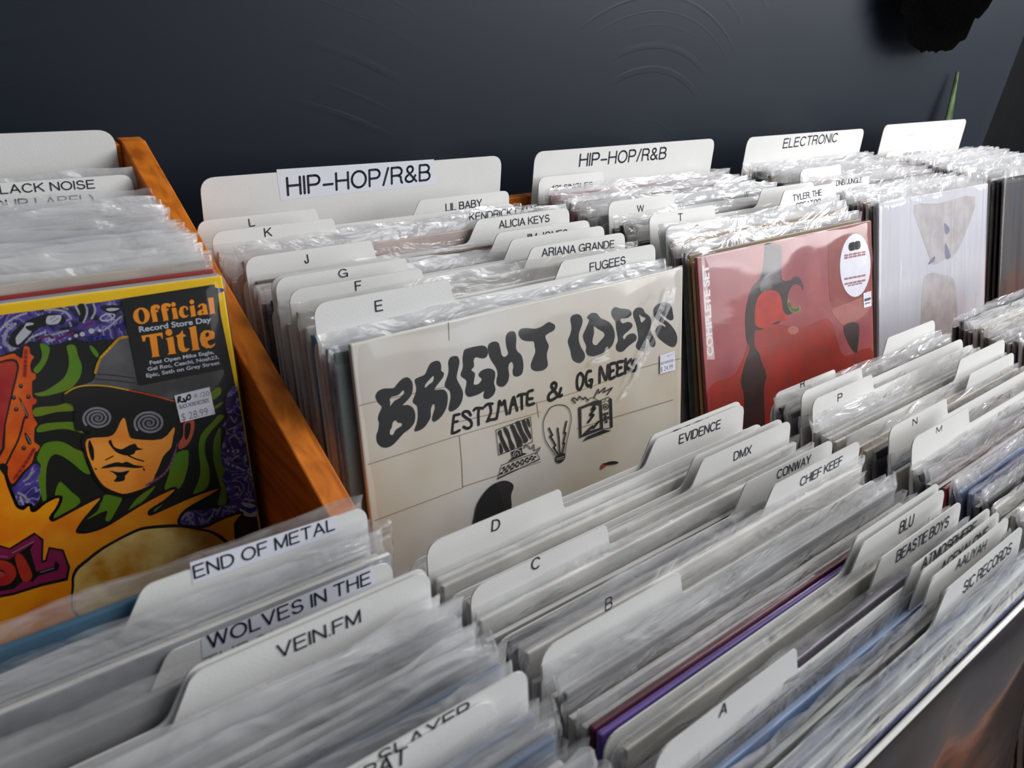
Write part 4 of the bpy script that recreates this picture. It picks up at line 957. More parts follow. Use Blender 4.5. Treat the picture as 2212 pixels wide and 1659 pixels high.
('P','rorange',[[816,2309,1222,2300,1678,2187,2176,2187,2335,1919,2502,1691,3067,1672,3133,1351,3144,613,542,1157,-33,1325,26,1894,479,1955]]),
('P','rpalm',[[2268,2273,2624,2288,2997,2303,3147,2218,3007,2104,2703,2042,2485,2053,2315,2180]]),
('P','dark',[[1058,3141,1172,3136,1329,3087,1344,2988,1330,2905,1332,2742,1482,2719,1530,2738,1607,2735,1696,2660,1705,2569,1662,2629,1555,2664,1460,2626,1406,2530,1431,2447,1503,2381,1394,2365,1322,2422,1300,2531,1248,2626,1105,2674,960,2664,869,2595,830,2475,834,2356,973,2313,914,2298,816,2309,802,2158,866,2076,901,1982,974,1807,919,1678,866,1062,542,1157,576,1675,538,1856,637,2040,718,2158,671,2252,682,2519,797,2732,960,2832,1033,3013]]),
('P','rface',[[960,2664,1105,2674,1248,2626,1300,2531,1322,2422,1394,2365,1405,2319,1223,2318,1001,2307,848,2354,830,2475,869,2595]]),
('P','dark',[[1119,2320,1180,2334,1269,2327,1222,2305]]),
('P','dark',[[2484,2044,2813,2011,2781,1731,2723,1684,2582,1821]]),
('S','rgreen',52.9,[1426,2492,1460,2424,1535,2389,1614,2393]),
('p','rgrey',[[1589,2168,1586,2159,1578,2151,1565,2145,1549,2141,1529,2139,1508,2140,1485,2143,1463,2149,1442,2156,1424,2165,1409,2175,1398,2186,1391,2197,1389,2207,1392,2216,1400,2224,1413,2230,1429,2234,1448,2236,1470,2235,1492,2232,1514,2226,1535,2219,1554,2210,1569,2200,1581,2189,1588,2179]]),
('V', 'rwhite', 'COMPLETE SET', [137, 2205, 155, 3069, 39], 2),
('L','oval_sticker'),
('p','paper',[[3108,2638,3093,2558,3061,2486,3014,2424,2955,2375,2886,2343,2812,2329,2737,2333,2663,2355,2596,2394,2538,2446,2492,2511,2460,2583,2443,2660,2442,2739,2458,2814,2488,2884,2532,2944,2588,2992,2653,3025,2724,3042,2798,3041,2872,3023,2941,2988,3001,2937,3051,2873,3087,2800,3106,2720]]),
('S','ink',95.0,[2673,2909,2754,2908]),
('S','ink',96.5,[2791,2908,2855,2908]),
('S','rpink',23.4,[2544,2828,2612,2826]),
('S','rpink',23.7,[2637,2825,2705,2823]),
('S','rpink',24.0,[2730,2822,2800,2820]),
('S','rpink',24.3,[2825,2819,2895,2817]),
('S','rpink',24.6,[2921,2816,2992,2814]),
('S','rpink',23.4,[2543,2800,2610,2799]),
('S','rpink',23.7,[2635,2797,2704,2795]),
('S','rpink',24.0,[2729,2794,2798,2792]),
('S','rpink',24.3,[2824,2791,2894,2789]),
('S','rpink',24.6,[2920,2787,2991,2786]),
('S','rpink',23.6,[2530,2568,2598,2566]),
('S','rpink',23.9,[2623,2564,2692,2561]),
('S','rpink',24.2,[2717,2559,2787,2556]),
('S','rpink',24.5,[2813,2554,2883,2551]),
('S','rpink',24.8,[2909,2549,2981,2547]),
('S','rpink',23.6,[2527,2512,2595,2509]),
('S','rpink',23.9,[2620,2507,2689,2504]),
('S','rpink',24.2,[2715,2502,2784,2499]),
('S','rpink',24.5,[2810,2497,2881,2494]),
('S','rpink',24.8,[2907,2492,2978,2489]),
('S','rpink',16.5,[2597,2483,2655,2480]),
('S','rpink',16.7,[2679,2478,2737,2476]),
('S','rpink',16.9,[2761,2474,2820,2472]),
('S','rpink',17.1,[2844,2470,2904,2467]),
('L','price_sticker'),
('p','paper',[[2926,2345,3104,2344,3103,2166,2930,2173]]),
('S','pgrey2',31.0,[2957,2260,3081,2257]),
('S','pgrey',17.5,[2964,2215,3070,2214]),
],
'WH':[
('P','wbrown',[[892,3042,1550,3003,2715,2992,2419,2489,2087,2234,1830,2227,1457,2191,1281,2396,1061,2700]]),
('P','wbrown',[[1339,2082,1712,2016,2105,1875,2238,1357,2299,157,1192,424,1153,1859]]),
('P','wslate',[[1758,2725,1940,2613,1816,2558]]),
('P','wslate',[[1311,2211,1381,2270,1502,2299,1480,2234]]),
('P','wslate',[[1808,2444,1983,2236,1817,2229]]),
],
'YEL':[
('p','black',[[1159,3062,3095,3103,3136,2236,3136,1505,3142,762,3155,105,836,674]]),
('P','purple',[[1553,3081,1740,3085,1936,3093,2264,3090,2574,3089,3087,3083,3092,3040,2595,3035,2566,2872,2433,2877,2352,2880,2292,2902,2227,2896,2164,2893,2080,2930,2030,2904,1953,2887,1894,2881,1519,2920]]),
('S','white',14.6,[1996,2910,1957,2935,1959,2962,1979,3004,2023,3034]),
('S','white',9.7,[1941,3003,1984,3044,2033,3071,2086,3084]),
('S','white',10.2,[2177,3086,2216,3083,2268,3064,2291,3021]),
('S','white',10.3,[2153,2949,2190,2947,2223,2954,2264,2956]),
('S','white',10.0,[2053,2928,2084,2950,2154,2969]),
('S','white',10.6,[2326,3087,2339,3039]),
('S','white',10.8,[2374,3091,2377,3043,2349,2990]),
('S','white',10.9,[2416,3090,2419,3044,2394,3005]),
('S','white',11.1,[2442,2927,2479,2947,2517,2973,2558,2996]),
('S','white',10.6,[2281,2998,2284,2980]),
('S','white',10.5,[2266,3086,2283,3076]),
('S','white',10.3,[2153,2913,2191,2920]),
('P','black',[[1975,2942,2003,2992,2071,3037,2122,3056,2191,3066,2244,3054,2266,3018,2239,2994,2167,3003,2108,2981,2050,2928,2016,2906,1988,2915]]),
('P','white',[[2009,2950,2020,2972,2060,3011,2076,3032,2110,3023,2088,3002,2090,2981,2054,2949,2013,2921]]),
('P','black',[[2066,3010,2091,3016,2115,3015,2121,2986,2085,2985]]),
('P','white',[[2169,3011,2179,3050,2204,3052,2246,3047,2238,3019,2216,3002]]),
('S','black',3.0,[2191,3031,2218,3047]),
('S','black',3.0,[2197,3016,2231,3031]),
('P','black',[[2339,3089,2368,3092,2372,3044,2343,2991,2327,3008,2342,3038]]),
('p','white',[[2517,3004,2516,2999,2513,2993,2509,2989,2502,2984,2494,2981,2485,2978,2476,2976,2466,2976,2457,2977,2449,2978,2442,2981,2437,2985,2434,2989,2432,2994,2433,2999,2436,3004,2441,3009,2447,3013,2455,3017,2464,3019,2473,3021,2483,3021,2492,3021,2500,3019,2507,3016,2512,3013,2516,3008],[2509,3003,2508,3000,2506,2996,2502,2993,2497,2990,2490,2988,2483,2986,2475,2985,2468,2985,2460,2985,2454,2986,2448,2987,2444,2989,2441,2992,2440,2995,2441,2998,2443,3001,2447,3004,2453,3007,2459,3009,2466,3011,2474,3012,2481,3013,2489,3013,2495,3012,2501,3010,2505,3008,2508,3006]]),
('P','black',[[2457,3067,2548,3057,2554,3034,2524,3013,2482,3023,2459,3041]]),
('P','white',[[2476,3046,2500,3048,2545,3039,2527,3031,2490,3031]]),
('p','white',[[2308,2919,2306,2915,2303,2912,2299,2911,2294,2912,2291,2914,2289,2918,2288,2923,2290,2927,2294,2930,2298,2931,2302,2931,2306,2928,2308,2924]]),
('p','white',[[2344,2922,2342,2917,2337,2913,2331,2911,2326,2912,2321,2915,2318,2921,2318,2927,2320,2932,2325,2936,2330,2938,2336,2937,2341,2933,2344,2928]]),
('p','white',[[2395,2932,2392,2925,2387,2921,2380,2919,2373,2920,2368,2924,2365,2930,2364,2937,2367,2943,2372,2948,2379,2950,2385,2949,2391,2945,2394,2938]]),
('p','white',[[2430,2928,2428,2925,2425,2922,2421,2921,2418,2921,2414,2924,2412,2927,2412,2931,2414,2935,2417,2938,2421,2939,2425,2938,2428,2936,2430,2932]]),
('p','white',[[1939,2921,1938,2918,1936,2916,1934,2915,1931,2916,1929,2918,1928,2920,1928,2923,1929,2925,1931,2927,1934,2928,1936,2927,1938,2926,1939,2923]]),
('p','white',[[2272,2908,2270,2905,2268,2902,2265,2901,2261,2902,2259,2904,2257,2907,2257,2910,2258,2913,2261,2916,2264,2917,2267,2916,2270,2914,2272,2911]]),
('S','magenta',12.0,[2118,2937,2174,2945]),
('S','magenta',12.3,[2200,2919,2233,2927,2283,2940]),
('S','magenta',12.7,[2352,2968,2396,2982]),
('S','blue',19.2,[2353,2888,2452,2888]),
('S','blue',19.9,[2510,2934,2564,2954]),
('P','green',[[2118,2909,2157,2884,2146,2839,2121,2793,2075,2748,2059,2773,2100,2812,2116,2855]]),
('P','green',[[2242,2872,2282,2868,2287,2808,2295,2744,2273,2681,2237,2644,2208,2625,2127,2614,2065,2616,2036,2638,2086,2641,2153,2670,2201,2704,2230,2757,2240,2814]]),
('P','green',[[2353,2851,2371,2844,2391,2799,2382,2779,2364,2804]]),
('P','green',[[2025,2557,2130,2546,2202,2555,2237,2538,2215,2522,2210,2497,2123,2510,2017,2508]]),
('P','green',[[2025,2452,2081,2455,2207,2429,2211,2394,2233,2353,2165,2394,2105,2411,2011,2416]]),
('P','green',[[1986,2285,2028,2342,2092,2342,2135,2317,2175,2272,2212,2238,2213,2175,2224,2105,2190,2122,2144,2194,2105,2244,2071,2269,2039,2251,2014,2200,1999,2139,1988,2081,1977,2009,1960,2003,1958,2074,1962,2158,1989,2219,1978,2257]]),
('P','green',[[2058,2099,2079,2080,2107,2025,2141,1946,2016,1892,1994,1904,2049,1979,2059,2014,2024,2029]]),
('P','green',[[2272,1952,2321,1933,2361,1907,2324,1848,2272,1785,2248,1798,2266,1854,2152,1830,2217,1865,2243,1909]]),
('P','green',[[2421,1863,2480,1900,2554,1927,2508,1879,2442,1832,2374,1804]]),
('P','green',[[2775,2104,2772,2049,2756,1985,2693,1872,2601,1881,2644,1980,2661,2049,2702,2099]]),
('P','green',[[3028,2262,2949,2201,2894,2141,2874,2052,2884,1948,2857,1829,2760,1801,2807,1882,2832,1963,2841,2092,2872,2183,2956,2249,2996,2282]]),
('P','green',[[2995,2202,2978,2087,2967,1976,2982,1920,2954,1851,2963,1797,2952,1682,2900,1692,2931,1780,2926,1898,2919,2008,2943,2128]]),
('P','green',[[2640,1851,2569,1791,2509,1754,2549,1798]]),
('P','green',[[2965,2434,3027,2462,3029,2415,2967,2386]]),
('P','green',[[2973,2338,3026,2363,3023,2345,2975,2323]]),
('P','purple',[[3074,2412,3044,2332,3050,2257,3007,2205,3025,2169,2989,2084,2967,2014,2969,1950,2980,1908,2956,1864,2969,1795,2961,1739,2976,1681,2862,1672,2739,1699,2665,1697,2635,1649,2652,1618,2786,1559,2816,1563,3028,1578,3138,1529,3138,1876,3136,2236,3131,2442]]),
('S','white',10.6,[3067,2252,3085,2211,3100,2232]),
('S','white',10.6,[3043,2171,3086,2179]),
('S','white',10.7,[3041,2115,3072,2126,3092,2095]),
('S','white',10.6,[3001,2087,3004,2067]),
('S','white',10.8,[3030,1965,3075,1984]),
('S','white',11.0,[3116,1973,3116,1934]),
('S','white',10.9,[3021,1779,3044,1772,3052,1744]),
('S','white',11.1,[3091,1804,3113,1830]),
('S','white',10.2,[2670,1663,2697,1687,2736,1680,2732,1656,2696,1648]),
('S','white',10.5,[2769,1637,2782,1610,2821,1600,2848,1624]),
('S','white',10.7,[2867,1670,2893,1642,2878,1627]),
('S','white',10.9,[3047,1915,3101,1873]),
('S','white',11.2,[3073,1677,3130,1646]),
('p','white',[[3025,2030,3023,2024,3018,2021,3013,2022,3009,2028,3008,2035,3011,2041,3016,2043,3021,2042,3025,2037]]),
('p','white',[[3056,2018,3054,2012,3049,2009,3043,2011,3040,2016,3039,2023,3042,2029,3047,2032,3052,2030,3056,2025]]),
('p','white',[[3086,2014,3083,2007,3078,2005,3073,2006,3069,2011,3068,2018,3071,2024,3076,2027,3081,2026,3085,2021]]),
('p','white',[[3015,1943,3013,1937,3008,1934,3002,1936,2999,1941,2998,1948,3001,1954,3006,1957,3011,1955,3015,1950]]),
('p','white',[[3039,1923,3037,1917,3032,1915,3026,1916,3023,1921,3022,1928,3025,1934,3030,1937,3035,1936,3039,1930]]),
('p','white',[[3069,1902,3067,1896,3062,1893,3056,1895,3052,1900,3052,1907,3054,1913,3059,1916,3065,1914,3068,1909]]),
('p','blue',[[3016,1846,3014,1841,3012,1837,3008,1834,3003,1831,2998,1830,2992,1830,2987,1831,2981,1834,2976,1837,2971,1841,2968,1846,2965,1851,2964,1856,2964,1861,2966,1866,2968,1870,2972,1873,2977,1876,2982,1877,2987,1877,2993,1876,2999,1874,3004,1870,3009,1866,3012,1862,3015,1856,3016,1851]]),
('P','white',[[3046,1659,3104,1634,3137,1604,3099,1606,3065,1626]]),
('P','blue',[[3028,1665,3049,1638,3098,1596,3141,1589,3113,1571,3051,1611]]),
('P','white',[[3028,1625,3061,1594,3093,1564,3138,1569,3133,1537,3084,1543,3045,1573]]),
('P','orange',[[1729,2902,1892,2870,1980,2878,1996,2864,2019,2846,2039,2905,2062,2898,2061,2862,2075,2842,2059,2823,2048,2797,2047,2761,2063,2747,2058,2719,2040,2709,2030,2656,2026,2621,2041,2603,2034,2582,2014,2572,2007,2519,2013,2488,2018,2464,2001,2442,1986,2382,1988,2359,2005,2336,1992,2313,1974,2303,1948,2249,1894,2208,1838,2156,1824,2209,1821,2285,1613,2344]]),
('P','black',[[1724,2879,1887,2850,1961,2853,1991,2839,1996,2804,1980,2757,1925,2626,1872,2493,1812,2325,1620,2378]]),
('P','red',[[1722,2869,1885,2840,1958,2840,1981,2830,1985,2803,1970,2759,1916,2628,1863,2495,1797,2329,1620,2378]]),
('S','red',17.8,[2045,2887,2025,2802,2011,2744]),
('S','red',18.4,[1975,2325,1926,2263,1852,2182]),
('S','black',10.2,[1962,2508,1918,2408,1866,2328,1824,2265]),
('p','black',[[1993,2692,1991,2686,1988,2683,1983,2681,1978,2682,1975,2686,1973,2691,1973,2696,1975,2701,1978,2705,1983,2707,1988,2706,1991,2702,1993,2697]]),
('p','grey',[[1987,2697,1985,2694,1983,2693,1981,2694,1981,2698,1982,2701,1985,2702,1986,2700]]),
('p','black',[[2017,2625,2015,2620,2011,2616,2006,2614,2002,2615,1998,2619,1996,2624,1996,2630,1998,2635,2002,2638,2006,2640,2011,2639,2015,2636,2017,2630]]),
('p','grey',[[2010,2630,2008,2627,2006,2626,2004,2628,2004,2631,2006,2635,2008,2636,2010,2634]]),
('p','black',[[1949,2635,1947,2629,1943,2626,1939,2624,1934,2625,1931,2629,1929,2634,1929,2639,1931,2644,1934,2648,1939,2650,1944,2649,1947,2645,1949,2640]]),
('p','grey',[[1942,2640,1941,2637,1939,2636,1937,2637,1937,2641,1938,2644,1941,2645,1942,2643]]),
('p','black',[[1947,2568,1945,2563,1941,2559,1936,2558,1932,2559,1928,2562,1926,2567,1926,2573,1928,2578,1932,2582,1936,2583,1941,2582,1945,2579,1947,2574]]),
('p','grey',[[1940,2573,1938,2570,1936,2569,1934,2571,1934,2575,1936,2578,1938,2579,1940,2577]]),
('p','black',[[1940,2342,1938,2337,1934,2333,1930,2332,1925,2333,1921,2336,1919,2342,1919,2348,1922,2353,1925,2356,1930,2358,1935,2357,1938,2353,1940,2348]]),
('p','grey',[[1934,2348,1932,2344,1930,2343,1928,2345,1928,2349,1929,2352,1932,2353,1933,2351]]),
('P','black',[[1962,2632,1971,2615,1987,2527,1977,2508,1959,2512,1974,2538]]),
('P','black',[[1949,2429,1960,2419,1972,2371,1960,2356,1951,2376]]),
('S','grey',4.2,[1969,2605,1980,2522]),
('S','grey',4.2,[1955,2413,1965,2365]),
('P','purple',[[1946,2235,1982,2229,1979,2183,1962,2158,1959,2112,1955,2055,1927,2009,1884,1999,1831,2043,1827,2130,1851,2145]]),
('S','white',9.2,[1934,2193,1917,2167,1894,2159]),
('S','white',9.2,[1898,2134,1916,2133]),
('S','white',11.7,[1856,2094,1880,2066,1886,2030]),
('S','white',11.7,[1858,2068,1862,2026]),
('G','black',[[1444,2545,1690,2362,1797,2250,1810,2149,1818,2076,1828,2016,1857,1989,1888,2005,1890,1970,1916,1962,1974,1995,2040,2007,2014,1956,1972,1911,1972,1885,1994,1875,2075,1898,2179,1928,2246,1942,2198,1897,2124,1831,2085,1781,2098,1759,2158,1744,2248,1753,2336,1783,2439,1820,2556,1855,2660,1873,2592,1825,2498,1789,2481,1763,2494,1746,2552,1752,2763,1788,2921,1797,2822,1763,2701,1726,2649,1679,2640,1644,2661,1614,2791,1560,2912,1579,3034,1582,2992,1543,2971,1465,2942,954,2902,231,1472,626,1076,843]],16),
('P','flame',[[1444,2545,1690,2362,1797,2250,1810,2149,1818,2076,1828,2016,1857,1989,1888,2005,1890,1970,1916,1962,1974,1995,2040,2007,2014,1956,1972,1911,1972,1885,1994,1875,2075,1898,2179,1928,2246,1942,2198,1897,2124,1831,2085,1781,2098,1759,2158,1744,2248,1753,2336,1783,2439,1820,2556,1855,2660,1873,2592,1825,2498,1789,2481,1763,2494,1746,2552,1752,2763,1788,2921,1797,2822,1763,2701,1726,2649,1679,2640,1644,2661,1614,2791,1560,2912,1579,3034,1582,2992,1543,2971,1465,2942,954,2902,231,1472,626,1076,843]]),
('P','black',[[2034,1544,2101,1586,2189,1630,2276,1656,2357,1677,2438,1687,2549,1665,2654,1633,2759,1572,2844,1520,2915,1435,2957,1305,2957,1097,2898,909,2380,990,1999,1220,2002,1450]]),
('P','bun',[[2045,1526,2113,1569,2196,1612,2278,1639,2359,1658,2440,1667,2545,1644,2651,1612,2756,1555,2825,1512,2890,1430,2932,1307,2933,1106,2877,938,2384,1009,2011,1233,2015,1445]]),
('p','black',[[1590,1850,1711,1821,1750,1790,1883,1841,1920,1785,1892,1659,1903,1660,1935,1731,2004,1689,2017,1569,1990,1490,1855,1503,1713,1502,1524,1531]]),
('p','maroon',[[1587,1838,1709,1809,1751,1779,1884,1826,1907,1781,1880,1647,1906,1643,1939,1716,1995,1681,2003,1572,1981,1512,1852,1522,1716,1518,1528,1547]]),
('p','black',[[1578,1792,1734,1722,1872,1783,1844,1746,1847,1602,1936,1599,1952,1637,1968,1601,1952,1572,1848,1571,1816,1545,1788,1577,1720,1539,1532,1571]]),
('P','red',[[1764,1724,1801,1727,1824,1585,1773,1570]]),
('p','red',[[1752,1630,1747,1614,1738,1600,1727,1589,1713,1581,1698,1577,1682,1577,1666,1581,1651,1589,1638,1601,1627,1615,1618,1631,1613,1648,1611,1666,1613,1683,1618,1699,1626,1713,1637,1724,1650,1731,1665,1735,1681,1735,1696,1732,1711,1724,1725,1713,1737,1699,1746,1683,1751,1666,1753,1648],[1700,1650,1698,1646,1696,1642,1693,1639,1690,1637,1686,1636,1682,1636,1677,1637,1674,1639,1670,1642,1667,1646,1665,1650,1663,1654,1663,1659,1663,1664,1665,1668,1667,1671,1670,1674,1673,1676,1677,1677,1681,1678,1685,1676,1689,1674,1693,1672,1696,1668,1698,1664,1700,1659,1700,1654]]),
('p','rust',[[1697,1642,1695,1639,1693,1635,1691,1633,1687,1631,1684,1630,1680,1630,1676,1631,1673,1633,1669,1636,1667,1639,1665,1643,1663,1647,1663,1651,1663,1655,1664,1659,1666,1662,1669,1665,1672,1667,1676,1668,1680,1668,1683,1667,1687,1665,1690,1662,1693,1659,1695,1655,1696,1651,1697,1647]]),
('S','grey',4.6,[1757,1756,1870,1788]),
('S','grey',4.8,[1866,1591,1935,1591]),
('S','grey',4.5,[1698,1756,1731,1740]),
('P','hat',[[2564,2875,2504,2861,2401,2774,2359,2693,2330,2648,2243,2633,2183,2604,2251,2580,2439,2581,2587,2527,2752,2440,2949,2442,3037,2497,3051,2588,2776,2688,2580,2813]]),
('S','gold',13.0,[2565,2869,2524,2870,2500,2859,2460,2826,2398,2775]),
('S','gold',12.6,[2398,2775,2377,2741,2355,2694]),
('S','black',5.2,[2366,2683,2453,2657,2555,2618]),
('S','black',5.2,[2347,2657,2447,2627,2557,2587]),
('P','black',[[2174,2597,2241,2627,2315,2625,2405,2601,2512,2552,2659,2479,2750,2429,2815,2361,2798,2304,2732,2265,2626,2278,2514,2333,2407,2400,2329,2392,2213,2373,2196,2421,2215,2524,2174,2559]]),
('S','gold',7.1,[2183,2606,2242,2630,2315,2627,2405,2602,2512,2554]),
('S','orange',7.8,[2512,2554,2622,2500,2747,2432]),
('P','black',[[2229,2343,2361,2338,2447,2426,2497,2303,2643,2236,2750,2293,2740,2199,2709,2109,2659,2037,2599,1969,2514,1914,2396,1901,2325,1936,2265,1999,2234,2088,2221,2179,2214,2233]]),
('P','face',[[2244,2316,2355,2302,2398,2323,2437,2382,2460,2388,2464,2294,2488,2253,2639,2213,2719,2271,2711,2219,2683,2147,2632,2106,2588,2033,2545,1966,2502,1936,2390,1927,2334,1956,2278,2013,2248,2095,2234,2181,2228,2240]]),
('P','face2',[[2783,2291,2842,2283,2824,2202,2781,2139,2728,2123,2732,2165,2763,2205],[2788,2272,2818,2270,2803,2207,2777,2171,2771,2203]]),
('S','violet',13.2,[2717,2156,2674,2058,2607,1985,2504,1948]),
('p','black',[[2422,2394,2416,2375,2405,2359,2389,2345,2371,2335,2349,2330,2326,2329,2303,2333,2281,2341,2261,2353,2244,2368,2230,2385,2222,2404,2218,2424,2219,2444,2225,2462,2235,2478,2250,2491,2268,2501,2289,2507,2311,2508,2334,2505,2356,2498,2377,2486,2395,2471,2409,2454,2418,2434,2423,2414]]),
('p','black',[[2708,2299,2701,2277,2689,2258,2672,2243,2650,2232,2625,2226,2599,2225,2572,2229,2547,2238,2524,2252,2504,2269,2488,2290,2478,2312,2473,2334,2474,2357,2480,2377,2492,2396,2509,2411,2530,2422,2554,2428,2579,2430,2606,2426,2631,2418,2655,2404,2676,2387,2692,2367,2703,2345,2709,2322]]),
('P','black',[[2349,2272,2365,2279,2373,2236,2409,2209,2452,2221,2488,2223,2499,2196,2527,2177,2486,2179,2472,2162,2431,2162,2385,2192,2362,2230]]),
('P','black',[[2283,2126,2330,2136,2375,2136,2399,2123,2425,2125,2461,2094,2514,2067,2467,2071,2409,2093,2361,2110,2311,2115]]),
('P','black',[[2323,2097,2374,2071,2430,2066,2400,2039,2390,2012,2335,2022,2355,2047,2344,2073]]),
('P','black',[[2255,2308,2266,2248,2256,2187,2243,2190,2241,2271]]),
('P','black',[[2713,2230,2683,2147,2632,2106,2588,2033,2559,1987,2612,2014,2671,2077,2717,2156]]),
('S','black',8.0,[2316,2167,2358,2179]),
('S','black',8.2,[2441,2159,2477,2128,2515,2103]),
('S','black',7.9,[2252,2129,2258,2125]),
('S','black',8.4,[2507,2056,2510,2046]),
('S','white',4.5,[2334,2099,2376,2082,2426,2074]),
('S','white',11.6,[2320,2426,2321,2426,2322,2427,2322,2427,2322,2428,2322,2430,2321,2431,2320,2432,2318,2432,2316,2433,2314,2432,2312,2431,2310,2430,2309,2427,2309,2425,2309,2422,2310,2419,2313,2416,2316,2413,2319,2412,2324,2411,2328,2411,2332,2412,2336,2415,2339,2418,2341,2423,2342,2427,2341,2433,2339,2438,2335,2443,2330,2447,2324,2450,2317,2451,2310,2451,2303,2449,2297,2446,2293,2441,2289,2434,2288,2427,2289,2420,2292,2412,2297,2405,2304,2399,2312,2395,2321,2392,2331,2392,2340,2394,2348,2398,2355,2404,2360,2412,2363,2421,2362,2431,2359,2441,2353,2451,2345,2459,2335,2465,2323,2469,2311,2470,2299,2468,2288,2464,2279,2457,2272,2448,2268,2437,2268,2425,2270,2412,2277,2400,2286,2390,2297,2381,2311,2375,2326,2373,2341,2374,2355,2378,2367,2385,2376,2396,2382,2409,2384,2423,2382,2438,2375,2453,2365,2466,2352,2476,2337,2484,2320,2488,2302,2489,2286,2485,2271,2477,2259,2466,2251,2452,2247,2436,2248,2419,2253,2402]),
('S','white',12.5,[2588,2331,2589,2331,2589,2331,2590,2332,2590,2333,2590,2334,2589,2335,2587,2337,2585,2337,2583,2338,2581,2337,2578,2336,2577,2334,2575,2332,2575,2329,2575,2326,2577,2323,2579,2319,2583,2317,2587,2315,2592,2314,2597,2314,2602,2315,2606,2318,2609,2322,2611,2326,2612,2332,2611,2337,2608,2343,2604,2348,2598,2353,2591,2356,2584,2358,2576,2358,2568,2356,2562,2352,2556,2347,2553,2340,2552,2332,2553,2324,2556,2316,2562,2308,2570,2301,2579,2297,2589,2294,2600,2293,2611,2295,2620,2299,2628,2306,2633,2315,2635,2325,2635,2336,2631,2347,2624,2357,2615,2366,2603,2373,2590,2377,2577,2378,2563,2377,2551,2372,2541,2365,2533,2354,2529,2343,2529,2329,2532,2316,2539,2303,2550,2291,2563,2282,2579,2275,2595,2272,2612,2273,2627,2277,2641,2285,2651,2297,2657,2311,2659,2326,2657,2343,2649,2359,2638,2373,2623,2385,2605,2394,2586,2398,2566,2399,2548,2395,2532,2387,2519,2375,2510,2360,2506,2342,2507,2324,2513,2305]),
('L','sticker'),
('p','black',[[2563,3080,2579,3091,3090,3090,3107,3073,3099,2853,3092,2592,3074,2572,2578,2569,2567,2580,2565,2833]]),
('p','sorange',[[2698,2979,2697,2969,2693,2959,2687,2949,2680,2942,2671,2936,2661,2932,2651,2931,2641,2932,2631,2936,2623,2942,2616,2949,2611,2959,2608,2969,2607,2979,2609,2990,2612,3000,2618,3009,2625,3017,2634,3022,2644,3026,2654,3027,2664,3026,2673,3023,2682,3017,2689,3010,2694,3000,2697,2990],[2669,2979,2669,2971,2667,2962,2665,2955,2662,2949,2659,2944,2655,2941,2651,2940,2648,2941,2644,2944,2641,2949,2638,2955,2637,2962,2636,2971,2636,2979,2636,2988,2638,2996,2640,3004,2643,3010,2646,3014,2650,3017,2654,3018,2657,3017,2661,3014,2664,3010,2666,3004,2668,2996,2669,2988]]),
('p','sorange',[[2706,3001,2712,3024,2731,3033,2753,3030,2762,3019,2754,3002,2743,3007,2740,3020,2733,3000,2749,2999,2747,2988,2734,2987,2736,2932,2702,2932,2709,2940,2706,2989]]),
('p','sorange',[[2765,3001,2771,3024,2790,3033,2812,3030,2825,3019,2817,3005,2803,3010,2799,3017,2794,2999,2807,2999,2805,2988,2795,2987,2796,2929,2764,2929,2768,2938,2766,2988]]),
('p','sorange',[[2824,2998,2850,2997,2851,2935,2854,2930,2819,2931,2825,2942]]),
('p','sorange',[[2916,2974,2916,2992,2897,3001,2873,2996,2860,2970,2862,2946,2877,2929,2900,2930,2919,2946,2914,2943,2896,2940,2887,2954,2888,2978,2896,2993,2904,2988,2907,2972]]),
('p','sorange',[[2928,2994,2955,2996,2955,2937,2956,2929,2924,2928,2928,2938]]),
('p','sorange',[[3041,3026,3074,3027,3069,2934,3072,2927,3034,2927,3041,2939]]),
('p','sorange',[[2631,2863,2750,2863,2748,2842,2743,2821,2736,2844,2714,2848,2708,2731,2713,2723,2665,2726,2672,2735,2674,2849,2655,2852,2645,2826,2634,2828]]),
('p','sorange',[[2761,2824,2805,2829,2803,2729,2808,2722,2756,2725,2767,2736,2768,2813]]),
('p','sorange',[[2820,2829,2844,2837,2865,2858,2864,2834,2876,2827,2876,2816,2861,2815,2858,2760,2864,2740,2882,2742,2887,2738,2870,2723,2846,2722,2828,2737,2823,2763,2827,2818]]),
('p','sorange',[[2899,2865,2944,2871,2941,2735,2945,2721,2897,2724,2905,2735,2906,2858]]),
('p','sorange',[[2971,2981,2985,2997,3009,3000,3026,2988,3026,2950,3028,2928,3004,2929,2999,2933,2980,2928,2966,2935,2966,2951,2979,2961,3001,2964,3001,2985,2993,2993,2988,2978],[3002,2954,3002,2942,2991,2940,2991,2951]]),
('p','sorange',[[3048,2801,3041,2774,2997,2766,3000,2743,3017,2733,3043,2745,3037,2730,3014,2718,2984,2722,2960,2744,2954,2783,2966,2819,2990,2834,3019,2830,3042,2818],[2992,2789,2992,2811,3006,2821,3015,2810,3011,2795]]),
('p','sorange',[[2851,3016,2849,3012,2846,3008,2842,3005,2838,3004,2833,3005,2829,3007,2826,3011,2824,3015,2824,3020,2826,3025,2829,3029,2833,3031,2837,3032,2842,3032,2846,3029,2849,3026,2851,3021]]),
('p','sorange',[[2958,3015,2956,3011,2953,3007,2949,3004,2944,3003,2940,3004,2936,3006,2933,3010,2931,3014,2931,3019,2932,3024,2935,3028,2939,3031,2944,3032,2949,3031,2953,3029,2956,3025,2958,3020]]),
('p','sorange',[[2804,2853,2802,2847,2798,2841,2792,2837,2785,2836,2779,2837,2773,2841,2768,2846,2766,2853,2766,2860,2768,2867,2773,2872,2779,2876,2785,2877,2792,2876,2798,2873,2802,2867,2804,2861]]),
('T', 'swhite', 'Record Store Day', [2625, 2886, 3039, 2879, 32], 1),
